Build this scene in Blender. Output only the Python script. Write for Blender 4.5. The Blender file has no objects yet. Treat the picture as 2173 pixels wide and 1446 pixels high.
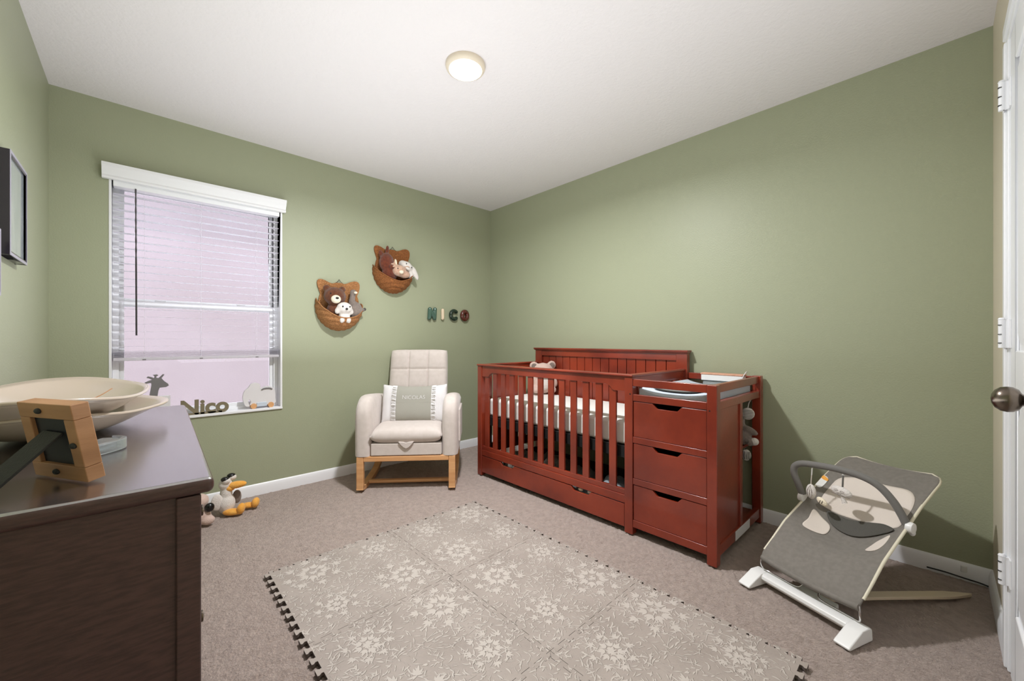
import bpy, bmesh, math, random
from mathutils import Vector, Matrix, Euler, noise
S = bpy.context.scene
COL = S.collection
PI = math.pi
random.seed(7)
# ------------------------------------------------------------------ camera
cam_d = bpy.data.cameras.new('camera')
cam_d.sensor_width = 36.0
cam_d.lens = 36.0 * 845 / 2173
cam_d.clip_start = 0.02
cam = bpy.data.objects.new('camera', cam_d)
COL.objects.link(cam)
cam.location = (-2.71, -3.24, 1.07)
cam.rotation_euler = (PI/2, 0, math.atan2(-.6818, .7315))
S.camera = cam
# ------------------------------------------------------------------ view
S.view_settings.view_transform = 'Standard'
S.view_settings.look = 'None'
S.view_settings.gamma = 1.0
S.view_settings.use_curve_mapping = False
S.view_settings.exposure = 0.18
try:
    S.cycles.max_bounces = 10
    S.cycles.diffuse_bounces = 7
    S.cycles.transparent_max_bounces = 16
    S.cycles.sample_clamp_indirect = 4.0
except Exception:
    pass
# ------------------------------------------------------------------ sky
W = bpy.data.worlds.new('sky')
S.world = W
W.use_nodes = True
wn = W.node_tree.nodes
bgn = wn['Background']
bgn.inputs[0].default_value = (0.80, 0.90, 1.0, 1)
bgn.inputs[1].default_value = 5.0
# sun outside (lights the neighbouring house wall beyond the window)
sd = bpy.data.lights.new('sun', 'SUN')
sd.energy = 6.0
sd.angle = 0.05
sun = bpy.data.objects.new('sun', sd)
sun.rotation_euler = (math.radians(14), 0, math.radians(-20))
COL.objects.link(sun)
# window portal (only guides sampling of the sky through the real opening)
pd = bpy.data.lights.new('window_portal', 'AREA')
pd.shape = 'RECTANGLE'
pd.size = .88
pd.size_y = 1.44
try:
    pd.cycles.is_portal = True
except Exception:
    pass
po = bpy.data.objects.new('window_portal', pd)
po.location = (-2.4, .15, 1.305)
po.rotation_euler = (-PI/2, 0, 0)
COL.objects.link(po)
# ceiling lamp light
ld = bpy.data.lights.new('ceiling_lamp_light', 'AREA')
ld.shape = 'DISK'
ld.size = .13
ld.energy = 46
ld.spread = math.radians(166)
ld.color = (.98, .98, 1.0)
lo_ = bpy.data.objects.new('ceiling_lamp_light', ld)
lo_.location = (-1.53, -1.635, 2.385)
COL.objects.link(lo_)
# added fill light facing up to brighten the ceiling, no real fixture
fd_ = bpy.data.lights.new('ceiling_fill', 'AREA')
fd_.shape = 'RECTANGLE'
fd_.size = 1.25
fd_.size_y = 2.7
fd_.energy = 28
fd_.color = (.93, .97, 1.0)
fo_ = bpy.data.objects.new('ceiling_fill', fd_)
fo_.location = (-1.86, -1.85, .90)
fo_.rotation_euler = (PI, 0, 0)
COL.objects.link(fo_)
# ------------------------------------------------------------------ helpers
def lin(c):
    return tuple(((v/255)/12.92 if v/255 <= .04045 else ((v/255+.055)/1.055)**2.4) for v in c)

def mat(name, c, rough=.6, c2=None, scale=8, stretch=(1, 1, 1), bump=0, bscale=60, metal=0, coat=0,
        sheen=0, spec=.5, trans=0, detail=3, emit=None, estr=0, alpha=None, c2mix=(.35, .65)):
    m = bpy.data.materials.new(name)
    m.use_nodes = True
    nt = m.node_tree
    b = nt.nodes['Principled BSDF']
    L = lin(c)
    b.inputs['Base Color'].default_value = (*L, 1)
    b.inputs['Roughness'].default_value = rough
    b.inputs['Metallic'].default_value = metal
    b.inputs['Specular IOR Level'].default_value = spec
    b.inputs['Coat Weight'].default_value = coat
    b.inputs['Coat Roughness'].default_value = .12
    if sheen:
        b.inputs['Sheen Weight'].default_value = sheen
        b.inputs['Sheen Roughness'].default_value = .5
    if trans:
        b.inputs['Transmission Weight'].default_value = trans
    if emit:
        b.inputs['Emission Color'].default_value = (*lin(emit), 1)
        b.inputs['Emission Strength'].default_value = estr
    if alpha is not None:
        b.inputs['Alpha'].default_value = alpha
    tc = nt.nodes.new('ShaderNodeTexCoord')
    mp = nt.nodes.new('ShaderNodeMapping')
    mp.inputs['Scale'].default_value = stretch
    nt.links.new(tc.outputs['Object'], mp.inputs[0])
    if c2:
        n = nt.nodes.new('ShaderNodeTexNoise')
        n.inputs['Scale'].default_value = scale
        n.inputs['Detail'].default_value = detail
        nt.links.new(mp.outputs[0], n.inputs['Vector'])
        r = nt.nodes.new('ShaderNodeValToRGB')
        r.color_ramp.elements[0].position = c2mix[0]
        r.color_ramp.elements[1].position = c2mix[1]
        r.color_ramp.elements[0].color = (*L, 1)
        r.color_ramp.elements[1].color = (*lin(c2), 1)
        nt.links.new(n.outputs['Fac'], r.inputs[0])
        nt.links.new(r.outputs[0], b.inputs['Base Color'])
    if bump:
        n2 = nt.nodes.new('ShaderNodeTexNoise')
        n2.inputs['Scale'].default_value = bscale
        n2.inputs['Detail'].default_value = 4
        nt.links.new(mp.outputs[0], n2.inputs['Vector'])
        bp = nt.nodes.new('ShaderNodeBump')
        bp.inputs['Strength'].default_value = bump
        bp.inputs['Distance'].default_value = .01
        nt.links.new(n2.outputs['Fac'], bp.inputs['Height'])
        nt.links.new(bp.outputs[0], b.inputs['Normal'])
    return m

def box(bm, x0, x1, y0, y1, z0, z1):
    vs = [bm.verts.new((x, y, z)) for x in (x0, x1) for y in (y0, y1) for z in (z0, z1)]
    for f in ((0, 1, 3, 2), (4, 6, 7, 5), (0, 4, 5, 1), (2, 3, 7, 6), (0, 2, 6, 4), (1, 5, 7, 3)):
        bm.faces.new([vs[i] for i in f])
    return vs

def obox(bm, c, s, M):
    """box of size s centred at c, turned by the 3x3 matrix M"""
    n0 = len(bm.verts)
    vs = box(bm, -s[0]/2, s[0]/2, -s[1]/2, s[1]/2, -s[2]/2, s[2]/2)
    for v in vs:
        v.co = M @ v.co + Vector(c)
    return vs

def prism(bm, pts, fn, d0, d1):
    """extrude polygon pts between depths; fn(a,b,d) -> xyz"""
    A = [bm.verts.new(fn(a, b, d0)) for a, b in pts]
    B = [bm.verts.new(fn(a, b, d1)) for a, b in pts]
    n = len(pts)
    f1 = bm.faces.new(A)
    f2 = bm.faces.new(B[::-1])
    for i in range(n):
        bm.faces.new((A[i], B[i], B[(i+1) % n], A[(i+1) % n]))

def catmull(pts, k=6, closed=False):
    P = [Vector(p) for p in pts]
    out = []
    n = len(P)
    rng = range(n if closed else n-1)
    for i in rng:
        p0 = P[(i-1) % n] if closed or i > 0 else P[0]
        p1 = P[i]
        p2 = P[(i+1) % n]
        p3 = P[(i+2) % n] if closed or i+2 < n else P[-1]
        for j in range(k):
            t = j/k
            out.append(.5*((2*p1)+(-p0+p2)*t+(2*p0-5*p1+4*p2-p3)*t*t+(-p0+3*p1-3*p2+p3)*t**3))
    if not closed:
        out.append(P[-1])
    return out

def tube(bm, pts, r, seg=10, closed=False, flat=1.0, ref=None):
    """sweep a circle (squashed by flat across ref) along pts"""
    P = [Vector(p) for p in pts]
    n = len(P)
    R = r if isinstance(r, (list, tuple)) else [r]*n
    rings = []
    nrm = None
    for i in range(n):
        if closed:
            t = (P[(i+1) % n]-P[i-1])
        else:
            t = P[min(i+1, n-1)]-P[max(i-1, 0)]
        t.normalize()
        if ref is not None:
            nrm = Vector(ref) - t*t.dot(Vector(ref))
        elif nrm is None:
            a = Vector((0, 0, 1)) if abs(t.z) < .9 else Vector((1, 0, 0))
            nrm = a - t*t.dot(a)
        else:
            nrm = nrm - t*t.dot(nrm)
        nrm = nrm.normalized()
        bn = t.cross(nrm)
        rings.append([bm.verts.new(P[i]+nrm*R[i]*flat*math.cos(2*PI*k/seg)+bn*R[i]*math.sin(2*PI*k/seg)) for k in range(seg)])
    for i in range(n if closed else n-1):
        a, b = rings[i], rings[(i+1) % n]
        for k in range(seg):
            bm.faces.new((a[k], a[(k+1) % seg], b[(k+1) % seg], b[k]))
    if not closed:
        bm.faces.new(rings[0][::-1])
        bm.faces.new(rings[-1])

def ell(bm, c, r, rot=None, sub=3):
    M = Matrix.Translation(c)
    if rot:
        M = M @ Euler(rot).to_matrix().to_4x4()
    M = M @ Matrix.Diagonal((r[0], r[1], r[2], 1))
    bmesh.ops.create_icosphere(bm, subdivisions=sub, radius=1, matrix=M)

def lathe(bm, prof, c, seg=32, axis='z'):
    rings = []
    for (r, h) in prof:
        ring = []
        for k in range(seg):
            a = 2*PI*k/seg
            x, y = r*math.cos(a), r*math.sin(a)
            p = {'z': (x, y, h), 'y': (x, h, y), 'x': (h, x, y)}[axis]
            ring.append(bm.verts.new((c[0]+p[0], c[1]+p[1], c[2]+p[2])))
        rings.append(ring)
    for i in range(len(rings)-1):
        for k in range(seg):
            bm.faces.new((rings[i][k], rings[i][(k+1) % seg], rings[i+1][(k+1) % seg], rings[i+1][k]))
    bm.faces.new(rings[0][::-1])
    bm.faces.new(rings[-1])

def grid(bm, fn, nu, nv, close=False):
    V = [[bm.verts.new(fn(i/nu, j/nv)) for j in range(nv+1)] for i in range(nu+1)]
    for i in range(nu):
        for j in range(nv):
            bm.faces.new((V[i][j], V[i+1][j], V[i+1][j+1], V[i][j+1]))
    return V

def cushion(bm, fr, w, h, t, p=6, q=2.2, nu=24, nv=24, groove=None, back=1.0, corner=.0):
    """soft pad: fr(a,b,n)->xyz, a in +-w/2, b in +-h/2, n along the normal"""
    def hh(u, v):
        a = abs(2*u-1)**p
        b = abs(2*v-1)**p
        return max(0, 1-a)**(1/q)*max(0, 1-b)**(1/q)
    def warp(s):
        return .5-.5*math.cos(PI*s)*(1) if False else (.5+.5*math.copysign(abs(2*s-1)**.75, 2*s-1))
    def pos(i, j, sgn):
        u, v = warp(i/nu), warp(j/nv)
        k = hh(u, v)
        x, y = (u-.5)*w, (v-.5)*h
        if corner:
            x *= 1-corner*(abs(2*v-1)**4)*0.0
            rr = (abs(2*u-1)**6)*(abs(2*v-1)**6)
            x *= 1-corner*rr
            y *= 1-corner*rr
        g = groove(u, v) if (groove and sgn > 0) else 0
        return fr(x, y, sgn*t/2*k*(1 if sgn > 0 else back) - g*k)
    F = [[bm.verts.new(pos(i, j, 1)) for j in range(nv+1)] for i in range(nu+1)]
    B = [[F[i][j] if i in (0, nu) or j in (0, nv) else bm.verts.new(pos(i, j, -1)) for j in range(nv+1)] for i in range(nu+1)]
    for i in range(nu):
        for j in range(nv):
            bm.faces.new((F[i][j], F[i+1][j], F[i+1][j+1], F[i][j+1]))
            bm.faces.new((B[i][j], B[i][j+1], B[i+1][j+1], B[i+1][j]))

WM = {}
def empty(name, loc=(0, 0, 0), rz=0, label=None, cat=None, group=None, kind=None):
    o = bpy.data.objects.new(name, None)
    o.empty_display_size = .05
    o.location = loc
    o.rotation_euler = (0, 0, rz)
    COL.objects.link(o)
    WM[o] = Matrix.Translation(loc) @ Matrix.Rotation(rz, 4, 'Z')
    tag(o, label, cat, group, kind)
    return o

def tag(o, label=None, cat=None, group=None, kind=None):
    if label: o['label'] = label
    if cat: o['category'] = cat
    if group: o['group'] = group
    if kind: o['kind'] = kind
    return o

def finish(bm, smooth=35):
    bmesh.ops.remove_doubles(bm, verts=bm.verts, dist=1e-6)
    bmesh.ops.recalc_face_normals(bm, faces=bm.faces)
    if smooth:
        a = math.radians(smooth)
        for f in bm.faces:
            f.smooth = True
        for e in bm.edges:
            if len(e.link_faces) == 2 and e.calc_face_angle(0) > a:
                e.smooth = False

def up_normals(bm):
    bmesh.ops.recalc_face_normals(bm, faces=bm.faces)
    if sum(f.normal.z*f.calc_area() for f in bm.faces) < 0:
        bmesh.ops.reverse_faces(bm, faces=bm.faces)

def part(name, bm, m, parent=None, world=False, smooth=35, bevel=0, seg=2, solid=0, label=None, kind=None, sub=0, up=False):
    if world and parent is not None:
        root = parent
        while root.parent: root = root.parent
        bm.transform(WM[root].inverted())
    finish(bm, smooth)
    if up: up_normals(bm)
    me = bpy.data.meshes.new(name)
    bm.to_mesh(me)
    bm.free()
    if m is not None:
        for mm in (m if isinstance(m, (list, tuple)) else [m]):
            me.materials.append(mm)
    o = bpy.data.objects.new(name, me)
    COL.objects.link(o)
    if parent is not None:
        o.parent = parent
    else:
        WM[o] = Matrix.Identity(4)
    if solid:
        s = o.modifiers.new('solid', 'SOLIDIFY')
        s.thickness = solid
        s.offset = -1
    if bevel:
        b = o.modifiers.new('bevel', 'BEVEL')
        b.width = bevel
        b.segments = seg
        b.limit_method = 'ANGLE'
        b.angle_limit = math.radians(40)
        b.harden_normals = True
        for pl in me.polygons: pl.use_smooth = True
    if sub:
        s = o.modifiers.new('sub', 'SUBSURF')
        s.levels = sub
        s.render_levels = sub
    if label: o['label'] = label
    if kind: o['kind'] = kind
    return o

def bpart(name, dims, m, parent=None, bevel=.002, **k):
    bm = bmesh.new()
    for d in (dims if isinstance(dims, list) else [dims]):
        box(bm, *d)
    return part(name, bm, m, parent, bevel=bevel, **k)

def fused(name, ells, m, parent=None, vox=.006, world=True, extra=None, noise_amp=0):
    """one continuous soft body out of overlapping lumps (voxel remesh, baked)"""
    bm = bmesh.new()
    for e in ells:
        ell(bm, e[0], e[1], e[2] if len(e) > 2 else None, 2)
    if extra: extra(bm)
    me = bpy.data.meshes.new('tmp')
    bm.to_mesh(me)
    bm.free()
    o = bpy.data.objects.new('tmp', me)
    COL.objects.link(o)
    r = o.modifiers.new('r', 'REMESH')
    r.mode = 'VOXEL'
    r.voxel_size = vox
    s = o.modifiers.new('s', 'SMOOTH')
    s.factor = .6
    s.iterations = 5
    dg = bpy.context.evaluated_depsgraph_get()
    me2 = bpy.data.meshes.new_from_object(o.evaluated_get(dg))
    bpy.data.objects.remove(o)
    bm = bmesh.new()
    bm.from_mesh(me2)
    bpy.data.meshes.remove(me2)
    if noise_amp:
        for v in bm.verts:
            v.co += v.normal*noise.noise(v.co*120)*noise_amp
    return part(name, bm, m, parent, world=world, smooth=80)

def text_bm(txt, size, depth, bevel=0, offset=0):
    c = bpy.data.curves.new('t', 'FONT')
    c.body = txt
    c.size = size
    c.extrude = depth/2
    c.bevel_depth = bevel
    c.offset = offset
    c.align_x = 'CENTER'
    c.align_y = 'BOTTOM_BASELINE'
    o = bpy.data.objects.new('t', c)
    COL.objects.link(o)
    dg = bpy.context.evaluated_depsgraph_get()
    me = bpy.data.meshes.new_from_object(o.evaluated_get(dg))
    bpy.data.objects.remove(o)
    bm = bmesh.new()
    bm.from_mesh(me)
    bpy.data.meshes.remove(me)
    return bm

# ------------------------------------------------------------------ materials
M = {}
M['wall'] = mat('sage_green_paint', (160, 165, 139), .42, bump=.10, bscale=130, spec=.35)
M['ceil'] = mat('ceiling_paint', (226, 222, 224), .8, bump=.25, bscale=60)
M['white'] = mat('white_trim_paint', (236, 237, 240), .35)
M['vinyl'] = mat('white_vinyl', (240, 242, 246), .3)
def slat_mat():
    m = bpy.data.materials.new('white_blind_slat')
    m.use_nodes = True
    nt = m.node_tree
    nt.nodes.clear()
    out = nt.nodes.new('ShaderNodeOutputMaterial')
    d = nt.nodes.new('ShaderNodeBsdfDiffuse'); t = nt.nodes.new('ShaderNodeBsdfTranslucent')
    d.inputs[0].default_value = t.inputs[0].default_value = (.93, .92, .95, 1)
    x = nt.nodes.new('ShaderNodeMixShader')
    x.inputs[0].default_value = .65
    nt.links.new(d.outputs[0], x.inputs[1]); nt.links.new(t.outputs[0], x.inputs[2])
    nt.links.new(x.outputs[0], out.inputs[0])
    return m
M['slat'] = slat_mat()
M['cherry'] = mat('cherry_wood', (146, 56, 33), .34, (112, 38, 23), 3.2, (1, 1, 1), bump=.05, bscale=90, coat=.5, detail=5)
M['cherry_in'] = mat('cherry_wood_shaded_inside', (60, 22, 16), .6)  # darkened in the colour so drawer insides read as shaded hollows
M['black'] = mat('black_board', (12, 12, 13), .7)
M['sheet'] = mat('white_sheet', (232, 231, 226), .85, bump=.15, bscale=40, sheen=.2)
M['espresso'] = mat('espresso_wood', (82, 58, 56), .36, (66, 46, 45), 40, (1, 1, 6), bump=.12, bscale=300, coat=.15)
M['espresso_top'] = mat('espresso_top', (60, 48, 50), .24, (52, 41, 43), 40, (1, 1, 6), bump=.03, bscale=300, coat=1, spec=1)
M['espresso_top'].node_tree.nodes['Principled BSDF'].inputs['Coat IOR'].default_value = 4.0
M['espresso_top'].node_tree.nodes['Principled BSDF'].inputs['Coat Roughness'].default_value = .2
M['cream'] = mat('cream_fabric', (208, 198, 192), .9, (202, 192, 185), 30, bump=.12, bscale=420, sheen=.35)
M['beech'] = mat('beech_wood', (220, 170, 120), .42, (204, 150, 100), 4, (1, 1, 12), bump=.03)
M['rope'] = mat('woven_rope', (190, 136, 86), .85, (150, 98, 56), 90, (1, 1, 2.2), bump=.8, bscale=160)
M['rope2'] = mat('woven_rope_dark', (166, 104, 54), .85, (124, 74, 36), 90, (1, 1, 2.2), bump=.8, bscale=160)
M['bearbrown'] = mat('brown_plush', (104, 56, 24), .95, (84, 42, 18), 60, bump=.6, bscale=260, sheen=.3)
M['rust'] = mat('rust_plush', (112, 50, 22), .95, (88, 36, 16), 60, bump=.6, bscale=260, sheen=.3)
M['plushwhite'] = mat('white_plush', (226, 220, 214), .95, bump=.6, bscale=260, sheen=.3)
M['plushgrey'] = mat('grey_plush', (132, 120, 112), .95, (118, 106, 98), 60, bump=.5, bscale=260, sheen=.3)
M['plushbeige'] = mat('beige_plush', (212, 178, 154), .95, (188, 148, 124), 60, bump=.7, bscale=240, sheen=.3)
M['plushpink'] = mat('pinkish_grey_plush', (206, 180, 168), .95, bump=.5, bscale=260, sheen=.3)
M['plushcream'] = mat('cream_plush', (238, 226, 202), .9, bump=.4, bscale=260, sheen=.2)
M['dot'] = mat('black_bead', (14, 12, 12), .25)
M['orange'] = mat('orange_plush', (232, 160, 58), .9, (240, 178, 84), 30, bump=.4, bscale=200, sheen=.2)
M['greyfab'] = mat('grey_mesh_fabric', (122, 117, 110), .8, (114, 109, 102), 60, bump=.25, bscale=600, sheen=.15)
M['greyfab2'] = mat('grey_padded_fabric', (108, 106, 102), .75, bump=.15, bscale=500, sheen=.2)
M['darkgrey'] = mat('dark_grey_fabric', (74, 72, 66), .7, bump=.3, bscale=300)
M['inset'] = mat('cream_mesh_fabric', (214, 204, 194), .85, bump=.15, bscale=500)
M['plastic'] = mat('white_plastic', (226, 226, 224), .35)
M['chrome'] = mat('chrome', (210, 208, 206), .14, metal=1)
M['nickel'] = mat('dark_nickel', (112, 102, 92), .26, metal=1)
M['tray'] = mat('cream_glossy_plastic', (190, 176, 161), .28, coat=.5)
M['framewood'] = mat('oak_frame', (182, 136, 98), .5, (160, 116, 80), 5, (1, 1, 10), bump=.05)
M['easel'] = mat('black_card', (40, 40, 40), .7, bump=.2, bscale=300)
M['navy'] = mat('navy_backing', (14, 18, 30), .5)
M['bframe'] = mat('black_picture_frame', (34, 28, 42), .25, coat=.5)
M['pillow'] = mat('sage_grey_fabric', (158, 156, 146), .9, bump=.2, bscale=400, sheen=.3)
M['pillowwhite'] = mat('white_pillow_fabric', (220, 218, 219), .9, bump=.15, bscale=200, sheen=.3)
M['bluepad'] = mat('pale_blue_pad', (196, 206, 218), .8, bump=.1, bscale=200)
M['muslin'] = mat('grey_muslin', (142, 146, 144), .9, bump=.3, bscale=150)
M['muslin2'] = mat('taupe_muslin', (150, 142, 132), .9, (120, 114, 106), 14, bump=.5, bscale=60)
M['bluegrey'] = mat('blue_grey_blanket', (170, 178, 184), .9, (130, 138, 142), 16, bump=.5, bscale=50)
M['matfoam'] = mat('taupe_foam_shaded_side', (96, 86, 80), .8)  # tile sides coloured darker to stand for their shadow
M['mattop'] = mat('taupe_foam_top', (160, 150, 142), .62, (148, 138, 130), 6, bump=.1, bscale=140)
M['print'] = mat('cream_print', (182, 174, 166), .6)
M['print2'] = mat('dark_outline_print', (122, 113, 105), .7)
M['teal'] = mat('teal_glossy', (66, 96, 84), .2, coat=.6)
M['ivory'] = mat('ivory_glossy', (226, 206, 178), .25, coat=.5)
M['dgreen'] = mat('dark_green_glossy', (20, 42, 30), .18, coat=.7)
M['maroon'] = mat('maroon_glossy', (84, 30, 20), .18, coat=.7)
M['khaki'] = mat('khaki_painted_wood', (124, 114, 90), .55)
M['toygrey'] = mat('grey_painted_wood', (120, 118, 120), .55)
M['toywhite'] = mat('white_painted_wood', (222, 220, 222), .5)
M['stucco'] = mat('neighbour_pink_stucco', (124, 111, 113), .9, (130, 117, 120), 1.2, bump=.1)
M['wand'] = mat('dark_wand', (62, 58, 60), .3)
M['ground'] = mat('outside_concrete', (205, 200, 195), .9, (190, 186, 180), 5)

# carpet
def carpet_mat():
    m = mat('taupe_carpet', (194, 173, 161), .95, (176, 155, 143), 34, sheen=.25, detail=6)
    nt = m.node_tree
    b = nt.nodes['Principled BSDF']
    tc = nt.nodes['Texture Coordinate']
    n = nt.nodes.new('ShaderNodeTexNoise')
    n.inputs['Scale'].default_value = 150
    n.inputs['Detail'].default_value = 5
    n.inputs['Roughness'].default_value = .7
    v = nt.nodes.new('ShaderNodeTexVoronoi')
    v.inputs['Scale'].default_value = 120
    nt.links.new(tc.outputs['Object'], n.inputs['Vector'])
    mx = nt.nodes.new('ShaderNodeVectorMath')
    mx.operation = 'SCALE'
    mx.inputs['Scale'].default_value = .02
    nt.links.new(n.outputs['Color'], mx.inputs[0])
    ad = nt.nodes.new('ShaderNodeVectorMath')
    ad.operation = 'ADD'
    nt.links.new(tc.outputs['Object'], ad.inputs[0])
    nt.links.new(mx.outputs[0], ad.inputs[1])
    nt.links.new(ad.outputs[0], v.inputs['Vector'])
    s = nt.nodes.new('ShaderNodeMath')
    s.operation = 'SUBTRACT'
    nt.links.new(n.outputs['Fac'], s.inputs[0])
    nt.links.new(v.outputs['Distance'], s.inputs[1])
    bp = nt.nodes.new('ShaderNodeBump')
    bp.inputs['Strength'].default_value = 1.0
    bp.inputs['Distance'].default_value = .006
    nt.links.new(s.outputs[0], bp.inputs['Height'])
    nt.links.new(bp.outputs[0], b.inputs['Normal'])
    return m
M['carpet'] = carpet_mat()

def glass_mat():
    m = bpy.data.materials.new('window_glass')
    m.use_nodes = True
    nt = m.node_tree
    nt.nodes.clear()
    out = nt.nodes.new('ShaderNodeOutputMaterial')
    t = nt.nodes.new('ShaderNodeBsdfTransparent')
    t.inputs[0].default_value = (.97, .96, .97, 1)
    g = nt.nodes.new('ShaderNodeBsdfGlossy')
    g.inputs['Roughness'].default_value = .03
    f = nt.nodes.new('ShaderNodeFresnel')
    f.inputs[0].default_value = 1.3
    x = nt.nodes.new('ShaderNodeMixShader')
    nt.links.new(f.outputs[0], x.inputs[0])
    nt.links.new(t.outputs[0], x.inputs[1])
    nt.links.new(g.outputs[0], x.inputs[2])
    nt.links.new(x.outputs[0], out.inputs[0])
    return m
M['glass'] = glass_mat()
M['acrylic'] = mat('clear_acrylic', (225, 232, 236), .06, trans=.85)
M['picture'] = mat('pale_picture_under_glass', (186, 198, 204), .12, (212, 220, 224), 9, (1, 3, 1), coat=1.0)
M['lip'] = mat('window_glare_lip', (176, 172, 192), .3, coat=.5)  # window glare on the picture frame's front, put in as colour
M['lampglow'] = mat('lamp_diffuser', (255, 250, 240), .5, emit=(255, 250, 238), estr=14)
M['lamptrim'] = mat('lamp_trim', (226, 214, 196), .4)

# ================================================================== ROOM SHELL
RX, RY, RH = -3.07, -3.40, 2.44     # room: x RX..0, y RY..0
WX0, WX1, WZ0, WZ1 = -2.845, -1.962, .582, 2.03
TH = .14
# floor: carpet with real relief
bm = bmesh.new()
nx, ny = 480, 530
V = []
for i in range(nx+1):
    row = []
    for j in range(ny+1):
        x = RX + (0-RX)*i/nx
        y = RY + (0-RY)*j/ny
        p = Vector((x*38, y*38, 0))
        q = Vector((x*7, y*7, 3))
        w_ = 3*noise.noise(q)
        z = -.006 + .0055*noise.noise(Vector(((x+y*.5)*34+w_, (y-x*.5)*80+w_, 0))) + .0040*noise.noise(p*2.6) + .0015*noise.noise(q)
        row.append(bm.verts.new((x, y, z)))
    V.append(row)
for i in range(nx):
    for j in range(ny):
        bm.faces.new((V[i][j], V[i+1][j], V[i+1][j+1], V[i][j+1]))
me = bpy.data.meshes.new('floor')
for f in bm.faces: f.smooth = True
bm.to_mesh(me); bm.free()
me.materials.append(M['carpet'])
fl = bpy.data.objects.new('floor', me)
COL.objects.link(fl)
fl['kind'] = 'structure'
def st(o):
    o['kind'] = 'structure'
    return o
st(bpart('ceiling', (RX-.02, .02, RY-.02, .02, RH, RH+.1), M['ceil'], bevel=0))
# wall with the window opening
st(bpart('wall_back', [(RX-TH, WX0, 0, TH, 0-.05, RH+.05), (WX1, TH, 0, TH, -.05, RH+.05),
                       (WX0, WX1, 0, TH, -.05, WZ0), (WX0, WX1, 0, TH, WZ1, RH+.05)], M['wall'], bevel=0))
st(bpart('wall_right', (0, TH, RY-TH, 0, -.05, RH+.05), M['wall'], bevel=0))
st(bpart('wall_left', (RX-TH, RX, RY-TH, 0, -.05, RH+.05), M['wall'], bevel=0))
DX0, DX1, DZ = -1.475, -.662, 2.045
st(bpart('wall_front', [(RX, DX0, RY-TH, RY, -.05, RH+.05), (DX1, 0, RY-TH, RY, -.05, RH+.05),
                        (DX0, DX1, RY-TH, RY, DZ, RH+.05)], mat('beige_front_wall', (214, 205, 184), .5, bump=.1, bscale=130), bevel=0))  # even beige colour on this wall only
# baseboards with a stepped moulded top
def baseboard(name, a, b, n):
    a = Vector(a); b = Vector(b); n = Vector(n)
    bm = bmesh.new()
    prof = [(0, -.006), (.014, -.006), (.014, .045), (.010, .058), (.008, .066), (.003, .072), (0, .072)]
    A = [bm.verts.new(a+n*d+Vector((0, 0, z))) for d, z in prof]
    B = [bm.verts.new(b+n*d+Vector((0, 0, z))) for d, z in prof]
    k = len(prof)
    bm.faces.new(A); bm.faces.new(B[::-1])
    for i in range(k):
        bm.faces.new((A[i], A[(i+1) % k], B[(i+1) % k], B[i]))
    st(part(name, bm, M['white']))
baseboard('baseboard_back', (RX, 0, 0), (0, 0, 0), (0, -1, 0))
baseboard('baseboard_right', (0, 0, 0), (0, RY, 0), (-1, 0, 0))
baseboard('baseboard_left', (RX, 0, 0), (RX, RY, 0), (1, 0, 0))
baseboard('baseboard_front', (0, RY, 0), (DX1+.06, RY, 0), (0, 1, 0))
# ---- window
win = empty('window_1', ((WX0+WX1)/2, .1, WZ0), kind='structure')
def wp(name, dims, m=None, **k):
    bm = bmesh.new()
    for d in (dims if isinstance(dims, list) else [dims]): box(bm, *d)
    return part(name, bm, m or M['vinyl'], win, world=True, bevel=k.pop('bevel', .002), **k)
e = .012
wp('sill', (WX0, WX1, -.012, .12, WZ0-.004, WZ0+.012), M['white'], bevel=.003)
wp('reveal', [(WX0, WX0+e, -.003, .10, WZ0+.012, WZ1), (WX1-e, WX1, -.003, .10, WZ0+.012, WZ1), (WX0+e, WX1-e, -.003, .10, WZ1-e, WZ1)], M['white'], bevel=.002)
fx0, fx1, fz0, fz1 = WX0+e, WX1-e, WZ0+.012, WZ1-e
wp('window_frame', [(fx0, fx0+.026, .075, .135, fz0, fz1), (fx1-.026, fx1, .075, .135, fz0, fz1),
                    (fx0+.026, fx1-.026, .075, .135, fz0, fz0+.02), (fx0+.026, fx1-.026, .075, .135, fz1-.02, fz1)])
s0, s1 = fx0+.024, fx1-.024
zm = 1.295
wp('lower_sash', [(s0, s0+.026, .085, .11, fz0+.018, zm+.018), (s1-.026, s1, .085, .11, fz0+.018, zm+.018),
                  (s0+.024, s1-.024, .085, .11, fz0+.018, fz0+.045), (s0+.024, s1-.024, .083, .11, zm-.016, zm+.018)])
wp('upper_sash', [(s0, s0+.024, .112, .132, zm-.02, fz1-.018), (s1-.024, s1, .112, .132, zm-.02, fz1-.018),
                  (s0+.024, s1-.024, .112, .132, zm-.022, zm+.03), (s0+.024, s1-.024, .112, .132, fz1-.045, fz1-.018)])
wp('pane', (s0+.02, s1-.02, .096, .099, fz0+.04, zm-.01), M['glass'], bevel=0)
wp('pane', (s0+.02, s1-.02, .120, .123, zm+.025, fz1-.04), M['glass'], bevel=0)
bmx = bmesh.new()
for x in (-2.62, -2.20): box(bmx, x-.025, x+.025, .078, .09, zm+.016, zm+.024)
part('sash_lock', bmx, M['vinyl'], win, world=True, bevel=.002)
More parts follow.
